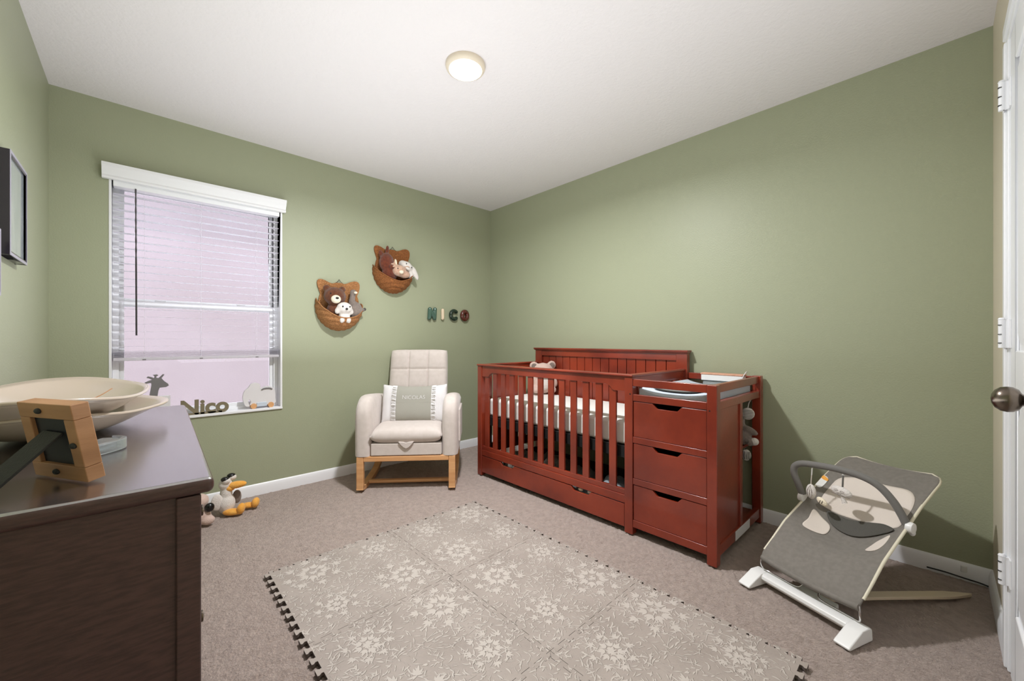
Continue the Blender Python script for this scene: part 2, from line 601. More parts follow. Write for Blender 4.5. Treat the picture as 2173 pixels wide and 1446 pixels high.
# ---- door on the front wall
door = empty('door_1', (DX0, RY, 0), kind='structure')
def dp(name, dims, m=None, **k):
    bm = bmesh.new()
    for d in (dims if isinstance(dims, list) else [dims]): box(bm, *d)
    return part(name, bm, m or M['white'], door, world=True, bevel=k.pop('bevel', .003), **k)
yf = RY+.004
rails = [(DX0+.004, DX1-.004, RY-.035, yf-.008, -.012, DZ-.004)]
dp('door_leaf', rails, bevel=.001)
xa, xb = DX0+.004, DX1-.004
dp('door_stiles', [(xa, xa+.115, yf-.010, yf, -.008, DZ-.004), (xb-.115, xb, yf-.010, yf, -.008, DZ-.004),
                   (xa+.115, xb-.115, yf-.010, yf, -.008, .24), (xa+.115, xb-.115, yf-.010, yf, .88, 1.04),
                   (xa+.115, xb-.115, yf-.010, yf, DZ-.124, DZ-.004)], bevel=.006, seg=3)
for z0, z1 in ((.24, .88), (1.04, DZ-.124)):
    bm = bmesh.new()
    X0, X1 = xa+.115, xb-.115
    for (i0, d0), (i1, d1) in (((.012, -.009), (.05, 0)),):
        A = [bm.verts.new(p) for p in ((X0+i0, yf+d0, z0+i0), (X1-i0, yf+d0, z0+i0), (X1-i0, yf+d0, z1-i0), (X0+i0, yf+d0, z1-i0))]
        B = [bm.verts.new(p) for p in ((X0+i1, yf+d1-.001, z0+i1), (X1-i1, yf+d1-.001, z0+i1), (X1-i1, yf+d1-.001, z1-i1), (X0+i1, yf+d1-.001, z1-i1))]
        for i in range(4): bm.faces.new((A[i], A[(i+1) % 4], B[(i+1) % 4], B[i]))
        bm.faces.new(B)
    part('door_panel', bm, M['white'], door, world=True)
# casing: stepped moulding
def casing(x0, x1, z0, z1, horiz=False, inner=1):
    bm = bmesh.new()
    box(bm, x0, x1, RY, RY+.010, z0, z1)
    if horiz:
        box(bm, x0, x1, RY, RY+.016, z0+.02, z1)
    elif inner > 0:
        box(bm, x0+.02, x1, RY, RY+.016, z0, z1)
    else:
        box(bm, x0, x1-.02, RY, RY+.016, z0, z1)
    return part('door_casing', bm, M['white'], door, world=True, bevel=.004, seg=3)
casing(DX1-.002, DX1+.058, 0, DZ)
casing(DX0-.058, DX0+.002, 0, DZ, inner=-1)
casing(DX0-.058, DX1+.058, DZ-.002, DZ+.058, horiz=True)
bm = bmesh.new()
box(bm, DX1-.006, DX1, RY-.1, RY+.002, 0, DZ); box(bm, DX0, DX0+.006, RY-.1, RY+.002, 0, DZ)
part('door_jamb', bm, M['white'], door, world=True)
bm = bmesh.new()
box(bm, DX0-.02, DX0+.03, RY-.075, RY-.035, -.03, DZ+.02); box(bm, DX1-.03, DX1+.02, RY-.075, RY-.035, -.03, DZ+.02)
box(bm, DX0+.03, DX1-.03, RY-.075, RY-.035, DZ-.03, DZ+.02)
part('door_leak_strip', bm, M['white'], door, world=True)  # added strips closing the door gaps against sky light
bm = bmesh.new(); box(bm, DX0-.02, DX1+.02, RY-TH-.02, RY-.030, -.06, .10)
box(bm, DX0-.02, DX1+.02, RY-TH-.02, RY-TH, .10, DZ+.05)
part('door_leak_blocker', bm, M['white'], door, world=True)  # unseen box added behind the door to block leaking sky light
for zc in (1.862, 1.092, .325):
    bm = bmesh.new()
    lathe(bm, [(.0075, -.046), (.0075, .046)], (DX1-.004, RY+.022, zc), 14)
    lathe(bm, [(.009, .046), (.006, .052)], (DX1-.004, RY+.022, zc), 14)
    box(bm, DX1-.004, DX1+.024, RY+.015, RY+.0185, zc-.046, zc+.046)
    box(bm, DX1-.034, DX1-.004, RY+.004, RY+.008, zc-.046, zc+.046)
    box(bm, DX1-.008, DX1-.001, RY+.004, RY+.020, zc-.046, zc+.046)
    h = part('door_hinge', bm, M['white'], door, world=True, bevel=.001)
    bm = bmesh.new()
    for dz in (-.030, -.002, .028):
        box(bm, DX1-.0125, DX1-.004, RY+.0222, RY+.0302, zc+dz-.0012, zc+dz+.0012)
    part('knuckle_gap', bm, M['easel'], h, world=True)
kx, kz = -1.352, .944
bm = bmesh.new()
lathe(bm, [(.0, .0), (.031, 0), (.033, .004), (.030, .009), (.016, .012), (.0125, .016), (.0115, .034), (.014, .037), (.022, .041),
           (.0265, .049), (.0275, .056), (.0255, .066), (.019, .074), (.010, .0785), (0.0005, .080)], (kx, yf, kz), 32, 'y')
part('door_knob', bm, M['nickel'], door, world=True, smooth=50)

# ================================================================== OUTSIDE
bm = bmesh.new()
box(bm, -6.5, 2.5, 2.4, 2.6, -.6, 2.85)
box(bm, -6.6, 2.6, 2.25, 2.7, 2.85, 2.95)
nw = part('neighbour_wall', bm, M['stucco'], smooth=0)
tag(nw, 'pale pink stucco house wall seen through the window panes', 'wall')
bm = bmesh.new()
box(bm, -7, 3, TH, 2.4, -.7, -.6)
og = part('outside_ground', bm, M['ground'], smooth=0)
tag(og, kind='structure')

# ================================================================== BLIND
bl = empty('window_blind', ((WX0+WX1)/2, 0, WZ1), label='white horizontal slatted blind with crown valance, half lowered over the window', cat='blind')
bm = bmesh.new()
vx0, vx1 = -2.872, -1.945
prof = [(-.004, 1.992), (-.030, 1.992), (-.034, 2.002), (-.030, 2.012), (-.036, 2.026), (-.046, 2.040), (-.048, 2.050), (-.056, 2.058), (-.058, 2.074), (-.004, 2.074)]
prism(bm, prof, lambda a, b, d: (d, a, b), vx0, vx1)
part('valance', bm, M['white'], bl, world=True, bevel=.0015)
bx0, bx1 = WX0+.018, WX1-.018
bm = bmesh.new(); box(bm, bx0, bx1, -.003, .062, 1.962, 2.012)
part('headrail', bm, M['vinyl'], bl, world=True, bevel=.003)
slat_me = None
zs = []
z = 1.925
while z > 1.03:
    zs.append(z); z -= .0445
for i, z in enumerate(zs):
    if slat_me is None:
        bm = bmesh.new()
        pr = [(-.024, -.0004), (-.012, .0004), (0, .0007), (.012, .0004), (.024, -.0004), (.012, -.0006), (0, -.0003), (-.012, -.0006)]
        prism(bm, pr, lambda a, b, d: (d, a, b), bx0-bl.location.x, bx1-bl.location.x)
        so = part('slat', bm, M['slat'], bl)
        slat_me = so
    else:
        so = slat_me.copy(); COL.objects.link(so); so.parent = bl
    so.location = (0, .037, z-WZ1)
for k in range(9):      # slats stacked on the bottom rail
    so = slat_me.copy(); COL.objects.link(so); so.parent = bl
    so.location = (0, .037, .972+k*.0042-WZ1)
bm = bmesh.new(); box(bm, bx0, bx1, .012, .062, .950, .968)
part('bottom_rail', bm, M['slat'], bl, world=True, bevel=.003)
for x in (-2.695, -2.424, -2.116):
    bm = bmesh.new()
    for y in (.0105, .0635):
        tube(bm, [(x, y, 1.97), (x, y, .962)], .0007, 5)
    part('ladder_cord', bm, M['slat'], bl, world=True)
    bm = bmesh.new(); box(bm, x-.008, x+.008, .008, .012, .952, .958)
    part('cord_clip', bm, M['toygrey'], bl, world=True)
bm = bmesh.new()
rr = []
pp = []
for i in range(60):
    t = i/59
    pp.append((-2.732+.003*t, -.006, 1.965-.865*t)); rr.append(.0038+(.0008*math.sin(i*1.6) if t < .5 else .0006))
tube(bm, pp, rr, 8)
part('tilt_wand', bm, M['wand'], bl, world=True)

# ================================================================== CEILING LAMP
cl = empty('ceiling_lamp', (-1.53, -1.635, RH), label='round flush ceiling lamp glowing white in the middle of the ceiling', cat='lamp')
bm = bmesh.new()
lathe(bm, [(.0975, 0), (.0985, -.012), (.094, -.022), (.082, -.028), (.074, -.022), (.072, -.01)], (0, 0, 0), 48)
part('lamp_rim', bm, M['lamptrim'], cl, smooth=60)
bm = bmesh.new()
lathe(bm, [(.0755, -.018), (.074, -.026), (.066, -.034), (.05, -.040), (.028, -.0435), (.001, -.0445)], (0, 0, 0), 48)
part('diffuser', bm, M['lampglow'], cl, smooth=80)

# ================================================================== CRIB + CHANGER
ch = M['cherry']
crib = empty('crib_with_changing_table', (-.38, -1.62, 0), label='cherry red wooden crib joined to a changing table with three drawers', cat='crib')
def cp(name, dims, m=None, bevel=.003, **k):
    bm = bmesh.new()
    for d in (dims if isinstance(dims, list) else [dims]): box(bm, *d)
    return part(name, bm, m or ch, k.pop('parent', crib), world=True, bevel=bevel, **k)
Y0, Y1, Y2 = -.715, -2.091, -2.530      # left end, middle, right end
XF, XB = -.735, -.018
T = .05
for (x0, x1, y0, y1, zt) in ((XF, XF+.045, Y0-T, Y0, .868), (XF, XF+.045, Y1, Y1+T, .868), (XF, XF+.045, Y2, Y2+.047, .858),
                             (XB-.045, XB, Y2, Y2+.047, .862)):
    cp('post', (x0, x1, y0, y1, 0, zt), bevel=.004)
# top caps
def cap(name, x0, x1, y0, y1):
    cp(name, [(x0-.006, x1+.006, y0, y1, .868, .882)], bevel=.006, seg=3)
cap('front_cap', XF, XF+.042, Y1-.002, Y0+.006)
cap('end_cap', XF+.05, XB-.03, Y0-.045, Y0+.002)
cap('end_cap', XF+.05, XB-.03, Y1, Y1+.045)
# front top rail with curved bottom corners
ya, yb = Y0-T, Y1+T     # -.765 .. -2.041
pts = [(ya, .868), (ya, .785), (ya-.072, .785), (ya-.085, .790), (ya-.095, .803), (ya-.108, .813), (ya-.125, .818)]
pts += [(yb+.125, .818), (yb+.108, .813), (yb+.095, .803), (yb+.085, .790), (yb+.072, .785), (yb, .785), (yb, .868)]
bm = bmesh.new()
prism(bm, pts, lambda a, b, d: (d, a, b), XF+.006, XF+.030)
part('front_top_rail', bm, ch, crib, world=True, bevel=.002)
cp('front_lower_rail', [(XF+.004, XF+.030, yb, ya, .160, .205), (XF+.010, XF+.030, yb, ya, .205, .235)])
n = 13
for k in range(n):
    yc = -.818 - k*(1.956-.818)/(n-1)
    cp('slat', (XF+.012, XF+.026, yc-.023, yc+.023, .230, .822), bevel=.002)
# left end panel and middle end panel
for yc, nm in ((Y0-.022, 'end'), (Y1+.022, 'end')):
    cp('end_rail', (XF+.045, XB-.03, yc-.011, yc+.011, .815, .868))
    cp('end_rail', (XF+.045, XB-.03, yc-.011, yc+.011, .160, .235))
    for k in range(6):
        xc = XF+.045+.062+k*.098
        cp('end_slat', (xc-.022, xc+.022, yc-.007, yc+.007, .230, .820), bevel=.002)
# headboard
hb = cp('headboard', [(XB-.045, XB-.005, Y0-.075, Y0, 0, .985), (XB-.045, XB-.005, Y1-.01, Y1+.065, 0, .985),
                      (XB-.040, XB-.008, Y1+.065, Y0-.075, .935, .985), (XB-.040, XB-.008, Y1+.065, Y0-.075, .40, .46)], bevel=.003)
cp('headboard_cap', [(XB-.056, XB+.002, Y1-.016, Y0+.006, .985, .993), (XB-.062, XB+.006, Y1-.020, Y0+.010, .993, 1.005)], bevel=.003, parent=hb)
npk = 16
pw = ((Y0-.075)-(Y1+.065))/npk
for k in range(npk):
    y = Y1+.065+k*pw
    cp('plank', (XB-.026, XB-.014, y+.0025, y+pw-.0025, .455, .937), bevel=.0015, parent=hb)
# changer frame
cY0, cY1 = Y1, Y2+.047    # -2.091 .. -2.483
cp('changer_rail', (XF+.004, XF+.026, cY1, cY0, .818, .858))
cp('changer_rail', (XB-.026, XB-.004, cY1, cY0, .818, .858))
cp('changer_rail', (XF+.045, XB-.045, Y2+.012, Y2+.034, .818, .858))
cp('changer_band', (XF+.004, XF+.026, cY1, cY0, .737, .774))
cp('changer_band', (XF+.045, XB-.045, Y2+.006, Y2+.034, .736, .775))
cp('changer_band', (XB-.026, XB-.004, cY1, cY0, .737, .774))
cp('changer_shelf', (XF+.02, XB-.02, cY1, cY0, .755, .768))
for z0, z1 in ((.507, .541), (.279, .313), (.043, .083)):
    cp('drawer_divider', (XF+.004, XF+.030, cY1, cY0, z0, z1), bevel=.002)
cp('end_panel', (XF+.045, -.36, Y2+.014, Y2+.026, .06, .74), bevel=.002)
cp('end_stile', (-.392, -.356, Y2+.006, Y2+.034, .06, .74), bevel=.003)
cp('base_rail', (XF+.045, XB-.045, Y2+.006, Y2+.034, .035, .088))
cp('inner_panel', (XF+.045, -.36, cY0-.012, cY0, .06, .74), bevel=.001)
cp('case_back', (-.375, -.36, cY1+.01, cY0-.012, .05, .74), M['cherry_in'], bevel=.001)
cp('open_shelf', (-.355, XB-.02, cY1+.002, cY0-.004, .455, .470), M['cherry'], bevel=.002)
cp('open_shelf', (-.355, XB-.02, cY1+.002, cY0-.004, .045, .060), M['cherry'], bevel=.002)
lbl = cp('paper_label', (-.47, -.245, Y2+.0045, Y2+.0055, .036, .084), M['white'], bevel=0, label='white paper label')
# drawers
for z0, z1 in ((.543, .735), (.315, .505), (.085, .277)):
    y0, y1 = cY1+.002, cY0-.004
    yc = (y0+y1)/2+.005
    hw, dp_ = .078, .026
    pts = [(y0, z0), (y0, z1-.001), (yc-hw, z1-.001), (yc-hw+.018, z1-dp_+.006), (yc-hw+.026, z1-dp_), (yc+hw-.026, z1-dp_), (yc+hw-.018, z1-dp_+.006), (yc+hw, z1-.001), (y1, z1-.001), (y1, z0)]
    bm = bmesh.new()
    prism(bm, pts, lambda a, b, d: (d, a, b), XF+.006, XF+.022)
    d = part('drawer', bm, ch, crib, world=True, bevel=.0015)
    bm = bmesh.new()
    box(bm, XF+.022, -.38, y0+.004, y0+.014, z0+.01, z1-.045)
    box(bm, XF+.022, -.38, y1-.014, y1-.004, z0+.01, z1-.045)
    box(bm, XF+.022, -.38, y0+.014, y1-.014, z0+.01, z0+.018)
    part('drawer_box', bm, M['cherry_in'], d, world=True)
# wide drawer under the crib
y0, y1 = yb+.003, ya-.003
pts = [(y0, .028), (y0, .155)]
for yc in (-1.735, -1.062):
    hw = .075
    pts += [(yc-hw, .155), (yc-hw+.012, .142), (yc-hw+.022, .132), (yc+hw-.022, .132), (yc+hw-.012, .142), (yc+hw, .155)]
pts += [(y1, .155), (y1, .028)]
bm = bmesh.new()
prism(bm, pts, lambda a, b, d: (d, a, b), XF+.004, XF+.020)
ud = part('underbed_drawer', bm, ch, crib, world=True, bevel=.0015)
bm = bmesh.new()
box(bm, XF+.020, -.10, y0, y1, .03, .04)
box(bm, XF+.020, -.10, y0, y0+.012, .04, .12); box(bm, XF+.020, -.10, y1-.012, y1, .04, .12); box(bm, -.112, -.10, y0+.012, y1-.012, .04, .12)
part('drawer_box', bm, M['cherry_in'], ud, world=True)
# mattress support
cp('mattress_support', [(XF+.05, XB-.07, Y1+.06, Y0-.06, .450, .466), (XF+.045, XF+.052, Y1+.06, Y0-.06, .40, .466),
                        (XB-.072, XB-.065, Y1+.06, Y0-.06, .36, .466)], M['black'], bevel=.001)
cp('support_bracket', [(XF+.06, XF+.085, Y0-.075, Y0-.06, .25, .46), (XB-.12, XB-.095, Y0-.075, Y0-.06, .25, .46),
                       (XF+.06, XF+.085, Y1+.06, Y1+.075, .25, .46), (XB-.12, XB-.095, Y1+.06, Y1+.075, .25, .46)], M['black'], bevel=.001)
for yy, zz in ((Y1+.014, .775), (Y2+.033, .735)):
    bm = bmesh.new()
    lathe(bm, [(.004, -.001), (.0035, .001)], (XF, yy, zz), 10, 'x')
    part('bolt_head', bm, M['black'], crib, world=True)
# mattress
bm = bmesh.new()
xm, ym = (-.672-.075)/2, (-.772-2.03)/2
box(bm, -.672, -.085, -2.028, -.772, .468, .605)
mt = part('crib_mattress', bm, M['sheet'], bevel=.022, seg=5)
tag(mt, 'thick white crib mattress with fitted sheet inside the cherry crib', 'mattress')

# changing pad: contoured
def f_pad(u, v):
    y = -2.478 + u*(.372)
    x = -.688 + v*.612
    side = abs(2*u-1)**2.5
    z = .792 + .030*side
    ed = min(u, 1-u, v, 1-v)
    z -= .018*max(0, 1-ed/.03)**2 if ed < .03 else 0
    return (x, y, z)
bm = bmesh.new()
V = grid(bm, f_pad, 26, 26)
bot = {}
per = [V[i][0] for i in range(27)]+[V[26][j] for j in range(1, 27)]+[V[i][26] for i in range(25, -1, -1)]+[V[0][j] for j in range(25, 0, -1)]
low = [bm.verts.new((v.co.x, v.co.y, .769)) for v in per]
for i in range(len(per)):
    bm.faces.new((per[i], per[(i+1) % len(per)], low[(i+1) % len(per)], low[i]))
bm.faces.new(low)
cpad = part('changing_pad', bm, M['bluepad'], smooth=50)
tag(cpad, 'pale blue and white contoured changing pad on top of the changing table', 'changing pad')
# cloth laid over the pad
def f_cl(u, v):
    x = -.655 + v*.40
    y = -2.475 + u*.30 + .01*math.sin(v*9)
    w_ = abs(2*((y+2.478)/.372)-1)**2.5
    z = .7955+.030*w_ + .003+.0025*math.sin(u*17+v*6)*math.sin(v*11) + .004*(1-v)
    return (x, y, z)
bm = bmesh.new()
grid(bm, f_cl, 24, 24)
mc = part('muslin_cloth', bm, M['muslin'], smooth=80, solid=.003, up=True)
tag(mc, 'grey muslin cloth with dark edge laid over the changing pad', 'cloth')
bm = bmesh.new()
tube(bm, [Vector(f_cl(i/24, .0))+Vector((-.001, 0, -.001)) for i in range(25)], .0035, 6)
part('hem', bm, M['darkgrey'], mc, label='dark hem')
# small pale wooden box at the rear rail
sb_ = empty('wooden_tray', (-.085, -2.30, .80), label='small pale wooden tray with white side against the rear rail of the changing table', cat='tray')
bm = bmesh.new(); box(bm, -.125, -.062, -2.452, -2.215, .822, .858)
part('tray_box', bm, M['plastic'], sb_, world=True, bevel=.004)
bm = bmesh.new(); box(bm, -.128, -.060, -2.455, -2.212, .858, .868)
part('tray_lid', bm, mat('pale_pink_wood', (214, 164, 138), .5, (198, 146, 118), 4, (1, 8, 1)), sb_, world=True, bevel=.003)
bm = bmesh.new()
tube(bm, catmull([(-.135, -2.452, .832), (-.137, -2.460, .860), (-.120, -2.468, .882), (-.095, -2.466, .884), (-.085, -2.455, .87)], 5), .0025, 8)
part('cord_loop', bm, M['plastic'], sb_, world=True)
bm = bmesh.new(); box(bm, -.115, -.066, -2.44, -2.22, .770, .8215)
gb = part('storage_pouch', bm, M['muslin'], bevel=.01, seg=3)
tag(gb, 'grey fabric pouch under the small wooden tray on the changing table', 'pouch')

# things in the drawer under the crib
def heap(name, x, y, sx, sy, z0, h, m, label, cat, seed, group=None):
    bm = bmesh.new()
    def f(u, v):
        r = (1-abs(2*u-1)**4)*(1-abs(2*v-1)**4)
        zz = z0+h*max(r, 0)**.4*(1+.35*noise.noise(Vector((u*4+seed, v*4, seed))))
        return (x+(u-.5)*sx, y+(v-.5)*sy, zz)
    V = grid(bm, f, 18, 18)
    per = [V[i][0] for i in range(19)]+[V[18][j] for j in range(1, 19)]+[V[i][18] for i in range(17, -1, -1)]+[V[0][j] for j in range(17, 0, -1)]
    bm.faces.new(per[::-1])
    o = part(name, bm, m, smooth=60)
    tag(o, label, cat, group)
heap('folded_blanket', -.50, -1.02, .34, .26, .041, .14, M['muslin2'], 'taupe folded blanket at the far left end of the drawer under the crib', 'blanket', 1)
heap('folded_blanket', -.50, -1.31, .34, .24, .041, .17, M['muslin2'], 'taupe crumpled blanket in the middle left of the drawer under the crib', 'blanket', 5)
heap('baby_clothes', -.52, -1.57, .32, .22, .041, .14, M['greyfab2'], 'dark grey pile of baby clothes in the middle of the drawer under the crib', 'clothes', 9)
heap('folded_blanket', -.55, -1.86, .30, .28, .041, .15, M['bluegrey'], 'pale blue grey blanket at the right end of the drawer under the crib', 'blanket', 13)
# bits peeping through the drawer's hand notches
for (nm_, y, z, m, lab) in (('small_tin', -1.105, .138, M['bluepad'], 'pale blue tin peeping through the left notch of the crib drawer'),
                       ('small_tube', -1.715, .140, M['plushcream'], 'small cream tube peeping through the right notch of the crib drawer'),
                       ('small_packet', -1.785, .141, M['plushwhite'], 'small white packet peeping at the right end of the crib drawer notch')):
    bm = bmesh.new()
    ell(bm, (XF+.032, y, z), (.009, .018, .010), None, 3)
    o = part(nm_, bm, m, smooth=80)
    tag(o, lab, nm_.split('_')[1])

# bear plush in the crib
def plush(name, label, cat, loc, body, bmat, parts, group=None, vox=.007):
    t = empty(name, loc, label=label, cat=cat, group=group)
    fused('body', body, bmat, t, vox)
    for p in parts:
        nm, el, m = p[0], p[1], p[2]
        bm = bmesh.new()
        for e_ in el: ell(bm, e_[0], e_[1], e_[2] if len(e_) > 2 else None, 3)
        part(nm, bm, m, t, world=True, smooth=80)
    return t
bxx, byy, bz = -.165, -.90, .6055
f_ = Vector((-.6, -.8, 0)).normalized()       # faces the camera
s_ = Vector((.8, -.6, 0))
def R3(o, a, b, c):
    return tuple(Vector(o)+s_*a+f_*b+Vector((0, 0, c)))
rz_ = math.atan2(s_.y, s_.x)
bz += .012
ob = (bxx, byy, bz)
plush('plush_bear', 'pinkish grey round eared plush toy sitting at the head end of the crib mattress', 'plush toy', ob,
      [(R3(ob, 0, 0, .075), (.095, .07, .085), (0, 0, rz_)), (R3(ob, 0, .01, .185), (.092, .07, .078), (0, 0, rz_)),
       (R3(ob, -.078, .0, .235), (.040, .02, .038), (0, 0, rz_)), (R3(ob, .078, .0, .240), (.040, .02, .040), (0, 0, rz_)),
       (R3(ob, -.07, .06, .035), (.035, .055, .032), (0, 0, rz_)), (R3(ob, .07, .06, .035), (.035, .055, .032), (0, 0, rz_)),
       (R3(ob, -.095, .02, .10), (.028, .03, .055), (0, .3, rz_)), (R3(ob, .095, .02, .10), (.028, .03, .055), (0, -.3, rz_))],
      M['plushpink'],
      [('inner_ear', [(R3(ob, -.078, .017, .234), (.024, .007, .022), (0, 0, rz_))], M['plushgrey']),
       ('inner_ear', [(R3(ob, .078, .017, .239), (.024, .007, .024), (0, 0, rz_))], M['plushgrey']),
       ('belly', [(R3(ob, 0, .052, .085), (.055, .03, .055), (0, 0, rz_))], M['plushwhite']),
       ('muzzle', [(R3(ob, 0, .075, .155), (.032, .02, .024), (0, 0, rz_))], M['plushwhite']),
       ('eye', [(R3(ob, -.032, .073, .188), (.006, .005, .006))], M['dot']), ('eye', [(R3(ob, .032, .073, .188), (.006, .005, .006))], M['dot'])])

# grey striped plush on the open shelf of the changing table
og_ = (-.175, -2.474, .471)
s_ = Vector((.28, -.96, 0)).normalized(); f_ = Vector((-.96, -.28, 0)).normalized(); rz_ = math.atan2(s_.y, s_.x)
t = plush('plush_rabbit', 'grey and white striped plush toy sitting on the open shelf of the changing table', 'plush toy', og_,
      [(R3(og_, 0, 0, .045), (.042, .04, .045)), (R3(og_, -.03, .005, .11), (.03, .03, .06), (0, .5, rz_)),
       (R3(og_, .03, .01, .088), (.048, .02, .020), (0, .5, rz_)), (R3(og_, .035, .02, .025), (.04, .028, .024)),
       (R3(og_, -.055, 0, .175), (.03, .028, .042))],
      M['plushgrey'],
      [('paw', [(R3(og_, .052, .028, .03), (.022, .024, .021), (0, 0, rz_))], M['plushwhite']),
       ('face', [(R3(og_, .02, 0, .180), (.034, .014, .034), (0, 0, rz_))], M['plushwhite'])], vox=.006)
bm = bmesh.new()
for k in range(6):
    zz = .158+k*.0085
    w = math.sqrt(max(0, .034**2-(zz-.18)**2))
    tube(bm, [R3(og_, .02-w*.9, .0148, zz), R3(og_, .02, .0165, zz+.001), R3(og_, .02+w*.9, .0148, zz)], .0012, 5)
part('stripe', bm, M['darkgrey'], t, world=True, kind='stuff')
bm = bmesh.new()
tube(bm, catmull([R3(og_, .02, 0, .21), R3(og_, .025, 0, .24), R3(og_, .035, 0, .262)], 5), .0025, 6)
part('hanging_loop', bm, M['plushwhite'], t, world=True)
# striped book-like cloth hanging below the shelf
oz = empty('striped_cloth_toy', (-.18, -2.475, .385), label='black and white striped cloth toy hanging under the open shelf', cat='toy')
og_ = (-.18, -2.478, .385)
bm = bmesh.new()
ell(bm, R3(og_, .010, 0, .030), (.024, .014, .032), (0, 0, rz_)); ell(bm, R3(og_, -.026, 0, .022), (.012, .012, .036), (0, 0, rz_))
part('toy_body', bm, M['plushwhite'], oz, world=True, smooth=80)
bm = bmesh.new()
for k in range(5):
    x = -.006+k*.008
    tube(bm, catmull([R3(og_, x, .010, .052), R3(og_, x+.002, .0145, .030), R3(og_, x, .010, .008)], 4), .0016, 5)
tube(bm, [R3(og_, -.014, .006, .056), R3(og_, -.012, .010, .025), R3(og_, -.014, .006, .0)], .004, 5)
part('black_stripe', bm, M['dot'], oz, world=True, kind='stuff')
bm = bmesh.new(); tube(bm, [R3(og_, .008, 0, .0695), R3(og_, .008, 0, .055)], .003, 6)
part('hanging_tab', bm, M['dot'], oz, world=True)
# leaning wooden board and white packet on the bottom shelf
bm = bmesh.new()
obox(bm, (-.235, -2.30, .118), (.012, .19, .11), Euler((0, .45, 0)).to_matrix())
bd = part('picture_book', bm, M['cherry'], bevel=.002)
tag(bd, 'reddish brown board leaning on the lowest open shelf of the changing table', 'board')
bm = bmesh.new()
box(bm, -.345, -.275, -2.478, -2.33, .061, .095)
wpck = part('wipes_packet', bm, M['plushwhite'], bevel=.008, seg=3)
tag(wpck, 'white packet lying on the lowest open shelf behind the end panel', 'packet')

# ================================================================== ROCKING CHAIR
K = Vector((.622, .783, 0)).normalized()
ang = math.atan2(-K.x, K.y)
rc = empty('rocking_chair', (-1.325, -.65, 0), ang, label='cream upholstered rocking chair with beech wood rockers under the window wall', cat='chair')
cr, be = M['cream'], M['beech']
def rp(name, bm, m, **k): return part(name, bm, m, rc, **k)
# wooden base
for sx in (-1, 1):
    bm = bmesh.new()
    x = .322*sx
    box(bm, x-.024, x+.024, -.01, .028, .02, .245)
    rp('front_leg', bm, be, bevel=.005, seg=3)
    path = catmull([(x, -.008, .030), (x, .04, .017), (x, .14, .008), (x, .30, .010), (x, .44, .030), (x, .54, .075), (x, .585, .14), (x, .575, .215), (x, .55, .245)], 6)
    bm = bmesh.new()
    n = len(path)
    ring = []
    for i, p in enumerate(path):
        tt = (path[min(i+1, n-1)]-path[max(i-1, 0)]).normalized()
        nn = Vector((0, -tt.z, tt.y))
        ring.append([bm.verts.new(p+Vector((a*.024, 0, 0))+nn*b*.017) for a, b in ((-1, -1), (1, -1), (1, 1), (-1, 1))])
    for i in range(n-1):
        for k in range(4):
            bm.faces.new((ring[i][k], ring[i][(k+1) % 4], ring[i+1][(k+1) % 4], ring[i+1][k]))
    bm.faces.new(ring[0]); bm.faces.new(ring[-1])
    rp('rocker', bm, be, bevel=.005, seg=3)
    bm = bmesh.new(); box(bm, x-.024, x+.024, .028, .56, .215, .247)
    rp('side_rail', bm, be, bevel=.004)
bm = bmesh.new(); box(bm, -.298, .298, -.008, .022, .212, .247)
rp('front_rail', bm, be, bevel=.004)
bm = bmesh.new(); box(bm, -.298, .298, .125, .165, .012, .036)
rp('stretcher', bm, be, bevel=.008, seg=3)
bm = bmesh.new(); box(bm, -.298, .298, .53, .56, .215, .247)
rp('rear_rail', bm, be, bevel=.004)
# armrests: rounded profile in y/z, extruded along x
prof = [(-.012, .248), (-.014, .40), (-.012, .52), (.0, .585), (.035, .635), (.09, .662), (.16, .668), (.30, .655), (.46, .635), (.54, .60), (.56, .40), (.55, .248)]
pc = [(p.x, p.y) for p in catmull([(a, b, 0) for a, b in prof[1:-1]], 4)]
pc = [prof[0]]+pc+[prof[-1]]
for sx in (-1, 1):
    bm = bmesh.new()
    x0, x1 = (.250*sx, .362*sx) if sx > 0 else (.362*sx, .250*sx)
    # rounded in cross-section: several layers with inset
    lay = []
    for t_ in range(9):
        a = t_/8*2-1
        ins = .035*(1-math.sqrt(max(0, 1-abs(a)**3.0)))
        cx_, cz_ = .27, .42
        x = (x0+x1)/2 + a*(x1-x0)/2
        lay.append([bm.verts.new((x, cx_+(p[0]-cx_)*(1-ins/.28), .248 if i in (0, len(pc)-1) else cz_+(p[1]-cz_)*(1-ins/.22))) for i, p in enumerate(pc)])
    for a_, b_ in zip(lay[:-1], lay[1:]):
        m_ = len(a_)
        for i in range(m_):
            bm.faces.new((a_[i], a_[(i+1) % m_], b_[(i+1) % m_], b_[i]))
    bm.faces.new(lay[0]); bm.faces.new(lay[-1][::-1])
    rp('armrest', bm, cr, smooth=55)
# side pocket on the right arm
bm = bmesh.new(); box(bm, .362, .376, .10, .40, .32, .56)
rp('side_pocket', bm, cr, bevel=.006, seg=3)
# drawer front under the seat + tab
bm = bmesh.new(); box(bm, -.247, .247, -.006, .50, .252, .338)
rp('drawer_front', bm, M['cream'], bevel=.006, seg=3)
bm = bmesh.new()
prism(bm, [(-.055, .352), (-.042, .334), (-.02, .312), (0, .302), (.02, .312), (.042, .334), (.055, .352), (.02, .350), (0, .345), (-.02, .350)], lambda a, b, d: (a, d, b), -.020, -.006)
rp('pull_tab', bm, cr, bevel=.004, seg=3)
# seat cushion
bm = bmesh.new()
cushion(bm, lambda a, b, n_: (a, .225+b, .398+n_+.010*(b/.25)), .505, .50, .125, p=6, q=2.4, nu=24, nv=24)
rp('seat_cushion', bm, cr, smooth=70)
